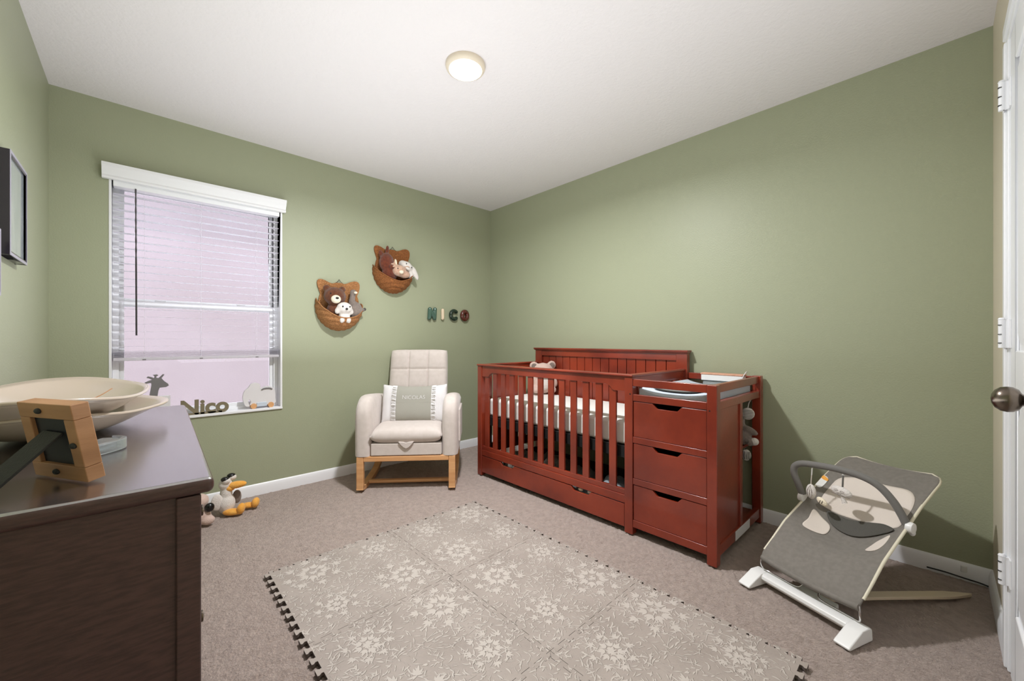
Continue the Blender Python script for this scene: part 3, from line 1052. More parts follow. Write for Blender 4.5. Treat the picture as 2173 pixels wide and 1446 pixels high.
# backrest (tufted)
th = math.radians(13)
def bfr(a, b, n_):
    return (a*(1-.03*(b+.3)), .50+math.sin(th)*(b+.30)-math.cos(th)*n_-.0, .40+math.cos(th)*(b+.30)+math.sin(th)*n_)
def tuft(u, v):
    g = 0
    for c in (.335, .665): g += .011*math.exp(-((u-c)/.012)**2)
    for c in (.45, .71): g += .011*math.exp(-((v-c)/.010)**2)
    du = min(abs(u-.335), abs(u-.665), u, 1-u); dv = min(abs(v-.45), abs(v-.71), 1-v)
    return g - .004*min(1, du/.1)*min(1, dv/.08)
bm = bmesh.new()
cushion(bm, bfr, .492, .61, .13, p=9, q=2.6, nu=72, nv=72, groove=tuft, corner=.03)
rp('backrest', bm, cr, smooth=70)
# lumbar pillow (rests on the chair)
lp = empty('lumbar_pillow', (-1.325, -.65, .45), ang, label='grey lumbar pillow with white ruffled ends leaning in the cream rocking chair', cat='pillow')
tp = math.radians(17)
def pfr(a, b, n_):
    a2 = a
    return (a2+.015, .265+math.sin(tp)*b-math.cos(tp)*n_, .575-.45+math.cos(tp)*b+math.sin(tp)*n_+ .02*(abs(a)/.24)**2*(1 if b > 0 else -.4))
bm = bmesh.new()
cushion(bm, pfr, .49, .27, .11, p=3.2, q=1.8, nu=40, nv=24, groove=lambda u, v: .002*math.sin(u*60)*(1 if (u < .2 or u > .8) else 0))
part('pillow_body', bm, M['pillowwhite'], lp, smooth=80)
bm = bmesh.new()
def band(u0, u1, off, m_, name, **k):
    bm = bmesh.new()
    def hh(u, v, p=3.2, q=1.8):
        return max(0, 1-abs(2*u-1)**p)**(1/q)*max(0, 1-abs(2*v-1)**p)**(1/q)
    def f(s, v):
        u = u0+(u1-u0)*s
        v2 = .004+.992*v
        r = k.get('ruff', 0)*math.sin(v*58)*math.sin(PI*s)
        return pfr((u-.5)*.50, (v2-.5)*.272, .06*hh(u, v2)+off+r)
    grid(bm, f, k.get('nu', 16), 90)
    return part(name, bm, m_, lp, smooth=80)
band(.235, .765, .003, M['pillow'], 'grey_panel')
band(.165, .235, .006, M['pillowwhite'], 'ruffle', ruff=.005, nu=6)
band(.765, .835, .006, M['pillowwhite'], 'ruffle', ruff=.005, nu=6)
for u0 in (.20, .80):
    bm = bmesh.new()
    for k in range(15):
        v = .08+k*.84/14
        a = (u0-.5)*.5
        hgt = .06*max(0, 1-abs(2*u0-1)**3.2)**(1/1.8)*max(0, 1-abs(2*v-1)**3.2)**(1/1.8)
        tube(bm, [pfr(a-.013, (v-.5)*.272+.002, hgt+.010), pfr(a+.013, (v-.5)*.272-.002, hgt+.011)], .0018, 5)
    part('ruffle_fold', bm, M['pillow'], lp, kind='stuff')
bm = text_bm('NICOLAS', .042, .0006, 0, -.0008)
for v in bm.verts:
    a, b = v.co.x, v.co.y
    u, vv = a/.50+.5, (b+.028)/.272+.5
    hgt = .06*max(0, 1-abs(2*u-1)**3.2)**(1/1.8)*max(0, 1-abs(2*vv-1)**3.2)**(1/1.8)
    v.co = Vector(pfr(a, b+.028, hgt+.0045+v.co.z))
part('embroidery', bm, M['pillowwhite'], lp, smooth=0)

# ================================================================== WALL BASKETS
def basket(loc, label, m, seed, tilt):
    x, z = loc
    t = empty('wall_basket', (x, 0, z), label=label, cat='basket', group='bear shaped woven wall baskets')
    # back plate with ears
    bm = bmesh.new()
    def outline(k, n=72):
        a = 2*PI*k/n
        r = 1.0
        px, pz = .155*math.cos(a), .165*math.sin(a)
        for ec, er in ((PI*.27, .40), (PI*.74, .34)):
            d = math.atan2(math.sin(a-ec), math.cos(a-ec))
            if abs(d) < er:
                bump_ = math.cos(d/er*PI/2)**.7*.075
                px += math.cos(ec)*bump_; pz += math.sin(ec)*bump_
        return px, pz
    n = 72
    rings = []
    for q in range(13):
        s = 1-q/13
        rings.append([bm.verts.new((outline(k)[0]*s, -.012-.010*math.sqrt(max(0, 1-s*s))-.0025*math.cos(q*PI), .025+outline(k)[1]*s)) for k in range(n)])
    for a_, b_ in zip(rings[:-1], rings[1:]):
        for k in range(n): bm.faces.new((a_[k], a_[(k+1) % n], b_[(k+1) % n], b_[k]))
    bm.faces.new(rings[-1])
    bk = [bm.verts.new((v.co.x, -.003, v.co.z)) for v in rings[0]]
    for k in range(n): bm.faces.new((rings[0][k], bk[k], bk[(k+1) % n], rings[0][(k+1) % n]))
    bm.faces.new(bk)
    part('back_plate', bm, m, t, smooth=50)
    # pocket
    a_, b_, c_ = .175, .172, .185
    def psi0(phi): return math.radians(-14+44*math.sin(phi)**1.2)
    def f(u, v):
        phi = PI*u
        p0 = psi0(phi)
        psi = p0+(PI/2-.02-p0)*v
        rib = 1+.028*abs(math.sin(psi*13+.7*math.sin(phi*2+seed)))+.012*noise.noise(Vector((u*14, v*9, seed)))
        x = a_*math.cos(phi)*math.cos(psi)*rib
        y = -b_*math.sin(phi)*math.cos(psi)*rib
        z = .0-c_*math.sin(psi)*rib
        ca, sa = math.cos(tilt), math.sin(tilt)
        return (x*ca-z*sa, y-.004, x*sa+z*ca)
    bm = bmesh.new()
    grid(bm, f, 60, 90)
    part('pocket', bm, m, t, smooth=60, solid=.006)
    bm = bmesh.new()
    tube(bm, [f(i/40, 0) for i in range(41)], .0045, 8)
    part('rim', bm, m, t, smooth=80)
    bm = bmesh.new()
    tube(bm, catmull([(-.03, -.010, .185), (-.01, -.012, .20), (0, -.010, .215), (.01, -.012, .20), (.03, -.010, .185)], 5), .0022, 6)
    part('hanging_string', bm, M['darkgrey'], t)
    return t
basket((-1.565, 1.335), 'lower left woven wall basket holding a brown bear, white puppy and grey goose', M['rope'], 1, -.06)
basket((-1.115, 1.665), 'upper right woven wall basket holding rust, beige and white plush toys', M['rope2'], 4, .04)
X, Z = -1.565, 1.335
plush('plush_bear', 'brown plush bear with cream snout in the lower left wall basket', 'plush toy', (X-.05, -.09, Z-.07),
      [((X-.055, -.075, Z+.075), (.085, .06, .072)), ((X-.11, -.06, Z+.135), (.028, .018, .028)), ((X+.01, -.05, Z+.135), (.026, .018, .026)), ((X-.03, -.07, Z-.04), (.09, .055, .08))],
      M['bearbrown'],
      [('muzzle', [((X-.065, -.128, Z+.048), (.036, .028, .032))], M['plushcream']), ('nose', [((X-.065, -.154, Z+.054), (.012, .008, .009))], M['dot']),
       ('eye', [((X-.10, -.118, Z+.09), (.006, .006, .006))], M['dot']), ('eye', [((X-.03, -.122, Z+.09), (.006, .006, .006))], M['dot'])])
plush('plush_puppy', 'small white plush puppy with floppy ears in the lower left wall basket', 'plush toy', (X+.01, -.13, Z-.1),
      [((X-.005, -.135, Z-.015), (.058, .045, .046)), ((X-.052, -.13, Z-.035), (.022, .02, .034), (0, .4, 0)), ((X+.045, -.125, Z-.035), (.022, .02, .034), (0, -.4, 0)),
       ((X, -.115, Z-.085), (.045, .035, .045)), ((X-.025, -.14, Z-.105), (.02, .018, .03)), ((X+.025, -.14, Z-.105), (.02, .018, .03))],
      M['plushwhite'],
      [('eye', [((X-.03, -.173, Z-.008), (.006, .005, .007))], M['dot']), ('eye', [((X+.022, -.175, Z-.008), (.005, .004, .006))], M['dot']), ('nose', [((X-.004, -.182, Z-.026), (.009, .006, .009))], M['dot'])])
plush('plush_goose', 'grey plush goose with long neck in the lower left wall basket', 'plush toy', (X+.1, -.09, Z-.08),
      [((X+.095, -.085, Z-.03), (.055, .045, .075), (0, .3, 0)), ((X+.075, -.075, Z+.04), (.026, .024, .06), (0, .1, 0)), ((X+.082, -.07, Z+.085), (.022, .02, .04)), ((X+.088, -.072, Z+.115), (.028, .026, .026)), ((X+.16, -.085, Z-.02), (.018, .018, .016))],
      M['plushgrey'],
      [('beak', [((X+.095, -.100, Z+.112), (.014, .014, .010))], M['plushcream']), ('tail', [((X+.172, -.088, Z-.014), (.012, .012, .012))], M['darkgrey'])])
X, Z = -1.115, 1.665
plush('plush_fox', 'rust brown plush fox with pointed ear in the upper right wall basket', 'plush toy', (X-.08, -.08, Z-.05),
      [((X-.085, -.075, Z+.06), (.065, .05, .085)), ((X-.075, -.065, Z+.165), (.018, .012, .05), (0, .1, 0)), ((X-.13, -.06, Z+.135), (.02, .012, .03)), ((X-.06, -.08, Z-.03), (.07, .05, .07)), ((X-.06, -.125, Z+.02), (.03, .03, .02), (0, .4, 0))],
      M['rust'], [('nose', [((X-.06, -.155, Z+.02), (.010, .007, .008))], M['plushbeige'])])
plush('plush_fawn', 'beige fluffy plush lamb lying in the upper right wall basket', 'plush toy', (X+.02, -.12, Z-.06),
      [((X+.0, -.13, Z-.005), (.062, .045, .052)), ((X-.03, -.125, Z+.062), (.014, .010, .034), (0, -.15, 0)), ((X-.055, -.12, Z+.035), (.024, .012, .022), (0, -.5, 0)), ((X+.05, -.125, Z-.03), (.055, .04, .036)), ((X+.07, -.13, Z+.03), (.04, .012, .016), (0, -.35, 0))],
      M['plushbeige'], [('muzzle', [((X+.0, -.172, Z-.022), (.020, .016, .016))], M['plushcream']), ('inner_ear', [((X-.03, -.135, Z+.062), (.008, .006, .024), (0, -.15, 0))], M['plushcream']), ('eye', [((X-.03, -.168, Z+.006), (.005, .004, .005))], M['dot'])])
plush('plush_elephant', 'pale white plush bunny with a long drooping ear hanging over the upper right wall basket', 'plush toy', (X+.09, -.09, Z-.02),
      [((X+.085, -.095, Z+.045), (.062, .045, .045), (0, .4, 0)), ((X+.165, -.105, Z-.005), (.024, .014, .070), (0, -.45, 0)), ((X+.06, -.08, Z+.065), (.04, .03, .035)), ((X+.12, -.095, Z-.025), (.03, .03, .04))],
      M['plushwhite'], [('eye', [((X+.065, -.137, Z+.062), (.005, .004, .006))], M['dot']), ('eye', [((X+.115, -.135, Z+.035), (.005, .004, .006))], M['dot']), ('trunk', [((X+.075, -.14, Z+.02), (.022, .014, .012), (0, .4, 0))], M['plushwhite'])])

# ================================================================== BALLOON LETTERS
def letter(name, label, paths, m, r=.0195, closed=False):
    bm = bmesh.new()
    def add(bm):
        for p in paths:
            tube(bm, p, r, 14, closed=closed)
            if not closed:
                ell(bm, p[0], (r, r, r), None, 2); ell(bm, p[-1], (r, r, r), None, 2)
    if closed:
        add(bm)
        o = part(name, bm, m, smooth=80)
    else:
        bm.free()
        o = fused(name, [], m, None, .0035, world=False, extra=add)
    tag(o, label, 'letter', 'balloon letters on the green wall')
L0, L1, LY = 1.277, 1.362, -.020
letter('wall_letter', 'teal green glossy letter N, first of the wall letters', [[(-.755, LY, L0), (-.750, LY, L1)], [(-.750, LY, L1-.004), (-.700, LY, L0+.004)], [(-.700, LY, L0), (-.695, LY, L1)]], M['teal'])
letter('wall_letter', 'ivory letter I, second of the wall letters', [[(-.610, LY, L0+.002), (-.610, LY, L1-.002)]], M['ivory'], .016)
arc = [(-.480+.038*math.cos(a), LY, 1.318+.040*math.sin(a)) for a in [math.radians(50+k*13) for k in range(21)]]
letter('wall_letter', 'dark green glossy letter C, third of the wall letters', [arc], M['dgreen'], .019)
oo = [(-.352+.032*math.cos(2*PI*k/32), LY, 1.318+.039*math.sin(2*PI*k/32)) for k in range(32)]
letter('wall_letter', 'maroon glossy letter O, last of the wall letters', [oo], M['maroon'], .021, closed=True)

# ================================================================== SILL THINGS
sz = WZ0+.012
# wooden name sign
bm = text_bm('Nico', .125, .012, 0, .0045)
for v in bm.verts:
    v.co = Vector((v.co.x*1.02, -v.co.z, v.co.y))
bm.transform(Matrix.Translation((-2.405, .014, sz+.006)))
box(bm, -2.505, -2.315, .008, .020, sz, sz+.012)
o = part('name_sign', bm, M['khaki'], smooth=0)
tag(o, 'khaki cut-out wooden name sign standing on the window sill', 'sign')
# elephant on wheels
el = empty('toy_elephant', (-2.10, .03, sz), label='white wooden toy elephant with brown wheels at the right end of the window sill', cat='toy')
pts = [(-.092, .045), (-.098, .085), (-.088, .125), (-.066, .148), (-.05, .172), (-.022, .180), (.002, .168), (.010, .140), (.03, .148), (.06, .150), (.085, .135), (.098, .105), (.098, .06), (.090, .025), (-.045, .022), (-.05, .05), (-.062, .068), (-.066, .045), (-.058, .022), (-.078, .02)]
cc = [(p.x, p.y) for p in catmull([(a, b, 0) for a, b in pts], 4, closed=True)]
bm = bmesh.new(); prism(bm, cc, lambda a, b, d: (a, d, b), -.011, .011)
part('elephant_body', bm, M['toywhite'], el, smooth=40)
bm = bmesh.new()
tube(bm, catmull([(.012, -.014, .128), (.03, -.016, .137), (.06, -.016, .137), (.078, -.014, .128)], 5), .004, 6)
part('back_line', bm, M['toygrey'], el)
for x in (-.035, .070):
    bm = bmesh.new(); lathe(bm, [(.0185, -.019), (.0185, -.011)], (x, 0, .0185), 24, 'y'); lathe(bm, [(.0185, .011), (.0185, .019)], (x, 0, .0185), 24, 'y')
    part('wheel', bm, M['beech'], el)
bm = bmesh.new(); box(bm, -.018, .045, -.018, .018, .012, .042)
part('axle_block', bm, M['bluepad'], el, bevel=.004)
# giraffe
gi = empty('toy_giraffe', (-2.645, .03, sz), label='grey wooden giraffe head on a white base on the left part of the window sill', cat='toy')
pts = [(-.028, .135), (-.018, .205), (-.020, .218), (-.046, .214), (-.048, .222), (-.028, .232), (-.014, .236), (-.030, .246), (-.040, .250), (-.034, .258), (-.020, .254), (-.006, .246), (-.004, .258), (-.012, .266), (.008, .268), (.014, .262), (.004, .256), (.006, .246), (.016, .246), (.034, .268), (.042, .266), (.028, .244), (.040, .226), (.060, .206), (.062, .196), (.050, .188), (.020, .186), (.014, .170), (.010, .135)]
bm = bmesh.new(); prism(bm, pts, lambda a, b, d: (a, d, b), -.009, .009)
part('giraffe_head', bm, M['toygrey'], gi, smooth=0, bevel=.001)
bm = bmesh.new(); box(bm, -.05, .07, -.012, .012, 0, .135)
part('giraffe_base', bm, M['toywhite'], gi, bevel=.004)

# ================================================================== PICTURES ON THE LEFT WALL
def picture(y0, y1, z0, z1, label):
    t = empty('wall_picture', (RX, (y0+y1)/2, z0), label=label, cat='picture frame')
    w = .016
    xf = -3.042
    bm = bmesh.new()
    box(bm, RX, xf, y0, y0+w, z0, z1); box(bm, RX, xf, y1-w, y1, z0, z1)
    box(bm, RX, xf, y0+w, y1-w, z0, z0+w); box(bm, RX, xf, y0+w, y1-w, z1-w, z1)
    part('frame', bm, M['bframe'], t, world=True, bevel=.0015)
    bm = bmesh.new(); box(bm, RX, xf-.006, y0+w, y1-w, z0+w, z1-w)
    part('picture', bm, M['picture'], t, world=True, bevel=0)
    bm = bmesh.new()
    q = .0015
    for d_ in ((y0, y0+.010, z0, z1), (y1-.010, y1, z0, z1), (y0+.010, y1-.010, z0, z0+.010), (y0+.010, y1-.010, z1-.010, z1)):
        box(bm, xf, xf+q, *d_)
    part('glare_edge', bm, M['lip'], t, world=True, label='window glare painted on the front edge')
picture(-1.045, -.765, 1.368, 1.735, 'black framed pale picture on the left wall, fully in view')
picture(-1.455, -1.172, 1.215, 1.43, 'black framed picture on the left wall, cut by the left edge of the photo')

# ================================================================== DRESSER
ES, ET = M['espresso'], M['espresso_top']
da = math.radians(-1.5)
dr = empty('dresser', (-2.615, -2.37, 0), da, label='dark espresso wooden dresser with glossy top along the left wall', cat='dresser')
# local: x from -.44 (wall) to 0 (front), y from 0 (near end) to 1.06 (far end)
DT = .83
bm = bmesh.new(); box(bm, -.425, .0, .0, 1.06, DT-.027, DT)
for f in bm.faces:
    if all(v.co.z > DT-.001 for v in f.verts): f.material_index = 1
part('dresser_top', bm, [ES, ET], dr, bevel=.010, seg=4)
bm = bmesh.new()
box(bm, -.415, -.022, .014, .028, .04, DT-.027)
part('end_panel', bm, ES, dr, bevel=.001)
for x0, x1 in ((-.052, -.018), (-.418, -.384)):
    bm = bmesh.new(); box(bm, x0, x1, .006, .034, 0, DT-.028)
    part('end_stile', bm, ES, dr, bevel=.003)
bm = bmesh.new(); box(bm, -.384, -.052, .006, .030, .03, .09)
part('end_rail', bm, ES, dr, bevel=.003)
bm = bmesh.new()
box(bm, -.415, -.022, 1.026, 1.048, 0, DT-.028)
part('far_end_panel', bm, ES, dr, bevel=.003)
bm = bmesh.new(); box(bm, -.415, -.405, .03, 1.026, .05, DT-.028); box(bm, -.415, -.05, .03, 1.026, .05, .065)
part('carcass', bm, ES, dr)
for r in range(3):
    for c in range(2):
        y0 = .038+c*.494
        z0 = .075+r*.243
        bm = bmesh.new(); box(bm, -.05, -.022, y0, y0+.490, z0, z0+.237)
        d = part('drawer', bm, ES, dr, bevel=.004)
        bm = bmesh.new(); lathe(bm, [(.006, 0), (.006, .012), (.013, .018), (.012, .024), (.001, .026)], (-.022, y0+.245, z0+.12), 16, 'x')
        part('knob', bm, M['nickel'], d, smooth=60)

# ---- cream baby tray on the dresser
ty = empty('changing_tray', (-2.88, -1.66, DT), label='cream glossy baby tray with wide curved rim lying on the dark dresser', cat='baby tray')
def dish(cx_, cy_, a, b, z_rim, depth, z_bot, n=64, tipx=0, tipy=0, end_up=.02, th_=.005, rimlift=None, rot=0):
    bm = bmesh.new()
    def f(u, v):
        an = 2*PI*u
        r = v
        ca, sa = math.cos(an), math.sin(an)
        ex = .85
        xx = a*math.copysign(abs(ca)**ex, ca)
        yy = b*math.copysign(abs(sa)**ex, sa)
        prof_ = r**2.6
        zz = z_bot+depth*prof_ + end_up*abs(sa)**3*r**3
        if rimlift: zz += rimlift(an)*r**3
        k = (.30+.70*math.sin(r*PI/2)**.9) if r > 0 else 0
        kk = k if r > .0 else 0
        x_, y_ = xx*r**.75, yy*r**.75
        if tipx:
            w = max(0, math.cos(an-tipy))**10*r**4
            x_ += tipx*w*math.cos(tipy); y_ += tipx*w*math.sin(tipy)
        c, s = math.cos(rot), math.sin(rot)
        return (cx_+x_*c-y_*s, cy_+x_*s+y_*c, zz)
    V = [[bm.verts.new(f(i/n, j/20)) for j in range(1, 21)] for i in range(n)]
    c0 = bm.verts.new(f(0, 0))
    for i in range(n):
        bm.faces.new((c0, V[i][0], V[(i+1) % n][0]))
        for j in range(19):
            bm.faces.new((V[i][j], V[i][j+1], V[(i+1) % n][j+1], V[(i+1) % n][j]))
    return bm, [V[i][19].co.copy() for i in range(n)]
bm, rim = dish(-2.868, -1.66, .165, .30, 0, .055, DT+.001, tipx=.055, tipy=.15)
part('lower_shell', bm, M['tray'], ty, world=True, smooth=80, solid=.004)
bm = bmesh.new(); tube(bm, rim, .004, 8, closed=True)
part('lower_rim', bm, M['tray'], ty, world=True, smooth=80)
bm, rim = dish(-2.882, -1.675, .175, .345, 0, .058, DT+.040, tipx=.02, tipy=.35)
part('upper_shell', bm, M['tray'], ty, world=True, smooth=80, solid=.004)
bm = bmesh.new(); tube(bm, rim, .004, 8, closed=True)
part('upper_rim', bm, M['tray'], ty, world=True, smooth=80)
bm = bmesh.new()
tube(bm, catmull([(-2.83, -1.56, DT+.062), (-2.80, -1.53, DT+.075), (-2.775, -1.50, DT+.092)], 5), .0015, 6)
part('seam_line', bm, M['framewood'], ty, world=True)
bm = bmesh.new(); obox(bm, (-2.955, -1.70, DT+.068), (.05, .07, .002), Euler((0, .25, .3)).to_matrix())
part('care_tag', bm, M['toygrey'], ty, world=True, label='grey care tag')

# ---- photo frame seen from behind
FB, FR = Vector((-2.846, -2.154, 0)), Vector((-2.774, -2.274, 0))
fd = (FR-FB).normalized()                 # along the bottom edge
fn = Vector((fd.y, -fd.x, 0))             # towards the camera side (back of the frame)
if fn.dot(Vector((-2.71, -3.24, 0))-FB) < 0: fn = -fn
fang = math.atan2(fd.y, fd.x)
pf = empty('photo_frame', (FB.x, FB.y, DT), fang, label='small oak photo frame seen from behind with black easel back, on the dresser', cat='photo frame')
# local x along the bottom edge, local y = away from camera or toward; work out sign
ly = Matrix.Rotation(-fang, 3, 'Z') @ fn
sg = 1 if ly.y > 0 else -1
W_, H_ = (FR-FB).length, .134
lean = math.radians(10)
def ff(a, b, n_):      # n_ towards the camera; frame leans towards the camera... away from its own front
    return (a, sg*(n_*math.cos(lean) + b*math.sin(lean)*1.0), b*math.cos(lean)-n_*math.sin(lean)+.003)
def fbox(bm, a0, a1, b0, b1, n0, n1):
    vs = box(bm, a0, a1, b0, b1, n0, n1)
    for v in vs: v.co = Vector(ff(v.co.x, v.co.y, v.co.z))
bw = .026
for dims in ((0, W_, 0, bw), (0, W_, H_-bw, H_), (0, bw, bw, H_-bw), (W_-bw, W_, bw, H_-bw)):
    bm = bmesh.new(); fbox(bm, dims[0], dims[1], dims[2], dims[3], -.024, 0)
    part('frame_side', bm, M['framewood'], pf, bevel=.0015)
bm = bmesh.new(); fbox(bm, bw-.002, W_-bw+.002, bw-.002, H_-bw+.002, -.016, -.006)
part('backing', bm, M['navy'], pf)
for a, b in ((W_*.40, H_-.013), (W_*.46, .013), (W_-.014, H_*.48)):
    bm = bmesh.new()
    ell(bm, ff(a, b, .001), (.008, .004, .005), None, 2)
    part('turn_button', bm, M['easel'], pf, smooth=80)
# easel strut
e0 = Vector(ff(W_*.52, H_*.62, -.004)); 
e1 = WM[pf].inverted() @ Vector((-2.893, -2.262, DT+.003))
ed = (e1-e0); el_ = ed.length; ed.normalize()
sd_ = Vector((1, 0, 0)); sd_ = (sd_-ed*sd_.dot(ed)).normalized(); nn_ = ed.cross(sd_)
bm = bmesh.new()
vs = box(bm, -.026, .026, 0, el_, -.002, .002)
for v in vs: v.co = e0+sd_*v.co.x*(1-.0*v.co.y)+ed*v.co.y+nn_*v.co.z
part('easel_strut', bm, M['easel'], pf, bevel=.0008)

# ---- clear acrylic stand
ac = empty('acrylic_block', (-2.75, -2.02, DT), math.radians(55), label='clear acrylic curved card holder lying beside the oak photo frame', cat='holder')
bm = bmesh.new()
path = catmull([(-.085, .03, .012), (-.05, .004, .012), (0, -.004, .012), (.035, .010, .012), (.05, .04, .012)], 5)
n = len(path)
ring = []
for i, p in enumerate(path):
    ring.append([bm.verts.new(p+Vector((0, b, a))) for b, a in ((-.006, -.010), (.006, -.010), (.006, .012), (-.006, .012))])
for i in range(n-1):
    for k in range(4): bm.faces.new((ring[i][k], ring[i][(k+1) % 4], ring[i+1][(k+1) % 4], ring[i+1][k]))
bm.faces.new(ring[0]); bm.faces.new(ring[-1])
part('holder_edge', bm, M['acrylic'], ac, bevel=.002)
bm = bmesh.new(); box(bm, -.075, .045, .01, .06, .004, .020)
part('holder_plate', bm, M['acrylic'], ac, bevel=.003)

# ================================================================== FLOOR TOYS BEHIND THE DRESSER
P = Vector((-2.325, -.24, 0))
s_ = Vector((.74, -.67, 0)); f_ = Vector((.75, -.66, 0)).normalized()
# puffin-like bird faces along +photo-right
fx = Vector((.86, -.50, 0)).normalized(); sx_ = Vector((.50, .86, 0)).normalized()
def B3(a, b, c): return tuple(P+fx*a+sx_*b+Vector((0, 0, c)))
ra = math.atan2(fx.y, fx.x)
bird = plush('plush_bird', 'white plush bird with big orange beak and feet sitting on the carpet by the dresser', 'plush toy', tuple(P),
      [(B3(0, 0, .065), (.05, .05, .065)), (B3(.0, 0, .13), (.034, .036, .055)), (B3(-.005, 0, .185), (.036, .045, .032), (0, 0, ra))],
      M['plushwhite'],
      [('beak', [(B3(.055, 0, .175), (.058, .026, .022), (0, -.12, ra)), (B3(.02, 0, .160), (.03, .028, .022), (0, 0, ra))], M['orange']),
       ('eye', [(B3(.012, -.026, .212), (.022, .020, .019))], M['plushwhite']), ('eye', [(B3(.022, .028, .216), (.022, .020, .019))], M['plushwhite']),
       ('eyelid', [(B3(.006, -.026, .221), (.023, .021, .015))], M['dot']), ('eyelid', [(B3(.016, .028, .226), (.023, .021, .015))], M['dot']),
       ('wing', [(B3(.045, .035, .09), (.024, .012, .042))], M['plushgrey']), ('wing', [(B3(-.03, -.045, .09), (.03, .012, .05))], M['plushwhite']),
       ('foot', [(B3(.05, -.035, .022), (.055, .026, .020), (0, 0, ra)), (B3(.095, -.035, .038), (.022, .028, .034), (0, .2, ra))], M['orange']),
       ('foot', [(B3(.10, .06, .020), (.045, .026, .018), (0, 0, ra)), (B3(.14, .06, .034), (.022, .030, .032), (0, .2, ra))], M['orange'])])
Q = Vector((-2.465, -.325, 0))
plush('plush_panda', 'tan plush animal with a black patch half hidden behind the dresser corner', 'plush toy', tuple(Q),
      [((Q.x, Q.y, .06), (.06, .055, .06)), ((Q.x, Q.y, .14), (.05, .05, .045)), ((Q.x+.04, Q.y-.03, .03), (.035, .03, .028))], M['plushpink'],
      [('black_patch', [((Q.x+.045, Q.y-.040, .105), (.024, .02, .026))], M['dot']), ('ear', [((Q.x-.03, Q.y, .19), (.018, .01, .018))], M['dot'])])

# ================================================================== FOAM PLAY MAT
pm = empty('foam_play_mat', (-1.69, -2.06, 0), label='taupe interlocking foam play mat with cream leaf print on the carpet', cat='play mat')
TS, TT = .594, .012
def edge_prof(n=10):
    """tab/slot curve along 0..TS; returns list of (s, offset)"""
    p = TS/n
    d = .020
    out = []
    for k in range(n):
        c = (k+.5)*p
        a, b = .011, .0165
        out += [(c-a, 0), (c-a+.001, d*.35), (c-b, d*.75), (c-b+.002, d), (c+b-.002, d), (c+b, d*.75), (c+a-.001, d*.35), (c+a, 0)]
    return out
ep = edge_prof()
ol = [(0, 0)] + [(s, o-.0) for s, o in ep] + [(TS, 0)]
ep = [(s, -o) for s, o in ep]
right = [(TS+o, s) for s, o in ep]
top = [(s, TS+o) for s, o in reversed(ep)]
left = [(o, s) for s, o in reversed(ep)]
bottom = [(s, o) for s, o in ep]
outline_ = [(0, 0)]+bottom+[(TS, 0)]+right+[(TS, TS)]+top+[(0, TS)]+left
bm = bmesh.new()
A = [bm.verts.new((x, y, .001)) for x, y in outline_]
Bv = [bm.verts.new((x, y, TT)) for x, y in outline_]
fb = bm.faces.new(A[::-1]); ft = bm.faces.new(Bv)
ft.material_index = 1
for i in range(len(A)): bm.faces.new((A[i], A[(i+1) % len(A)], Bv[(i+1) % len(A)], Bv[i]))
tile0 = part('foam_tile', bm, [M['matfoam'], M['mattop']], pm, smooth=0)
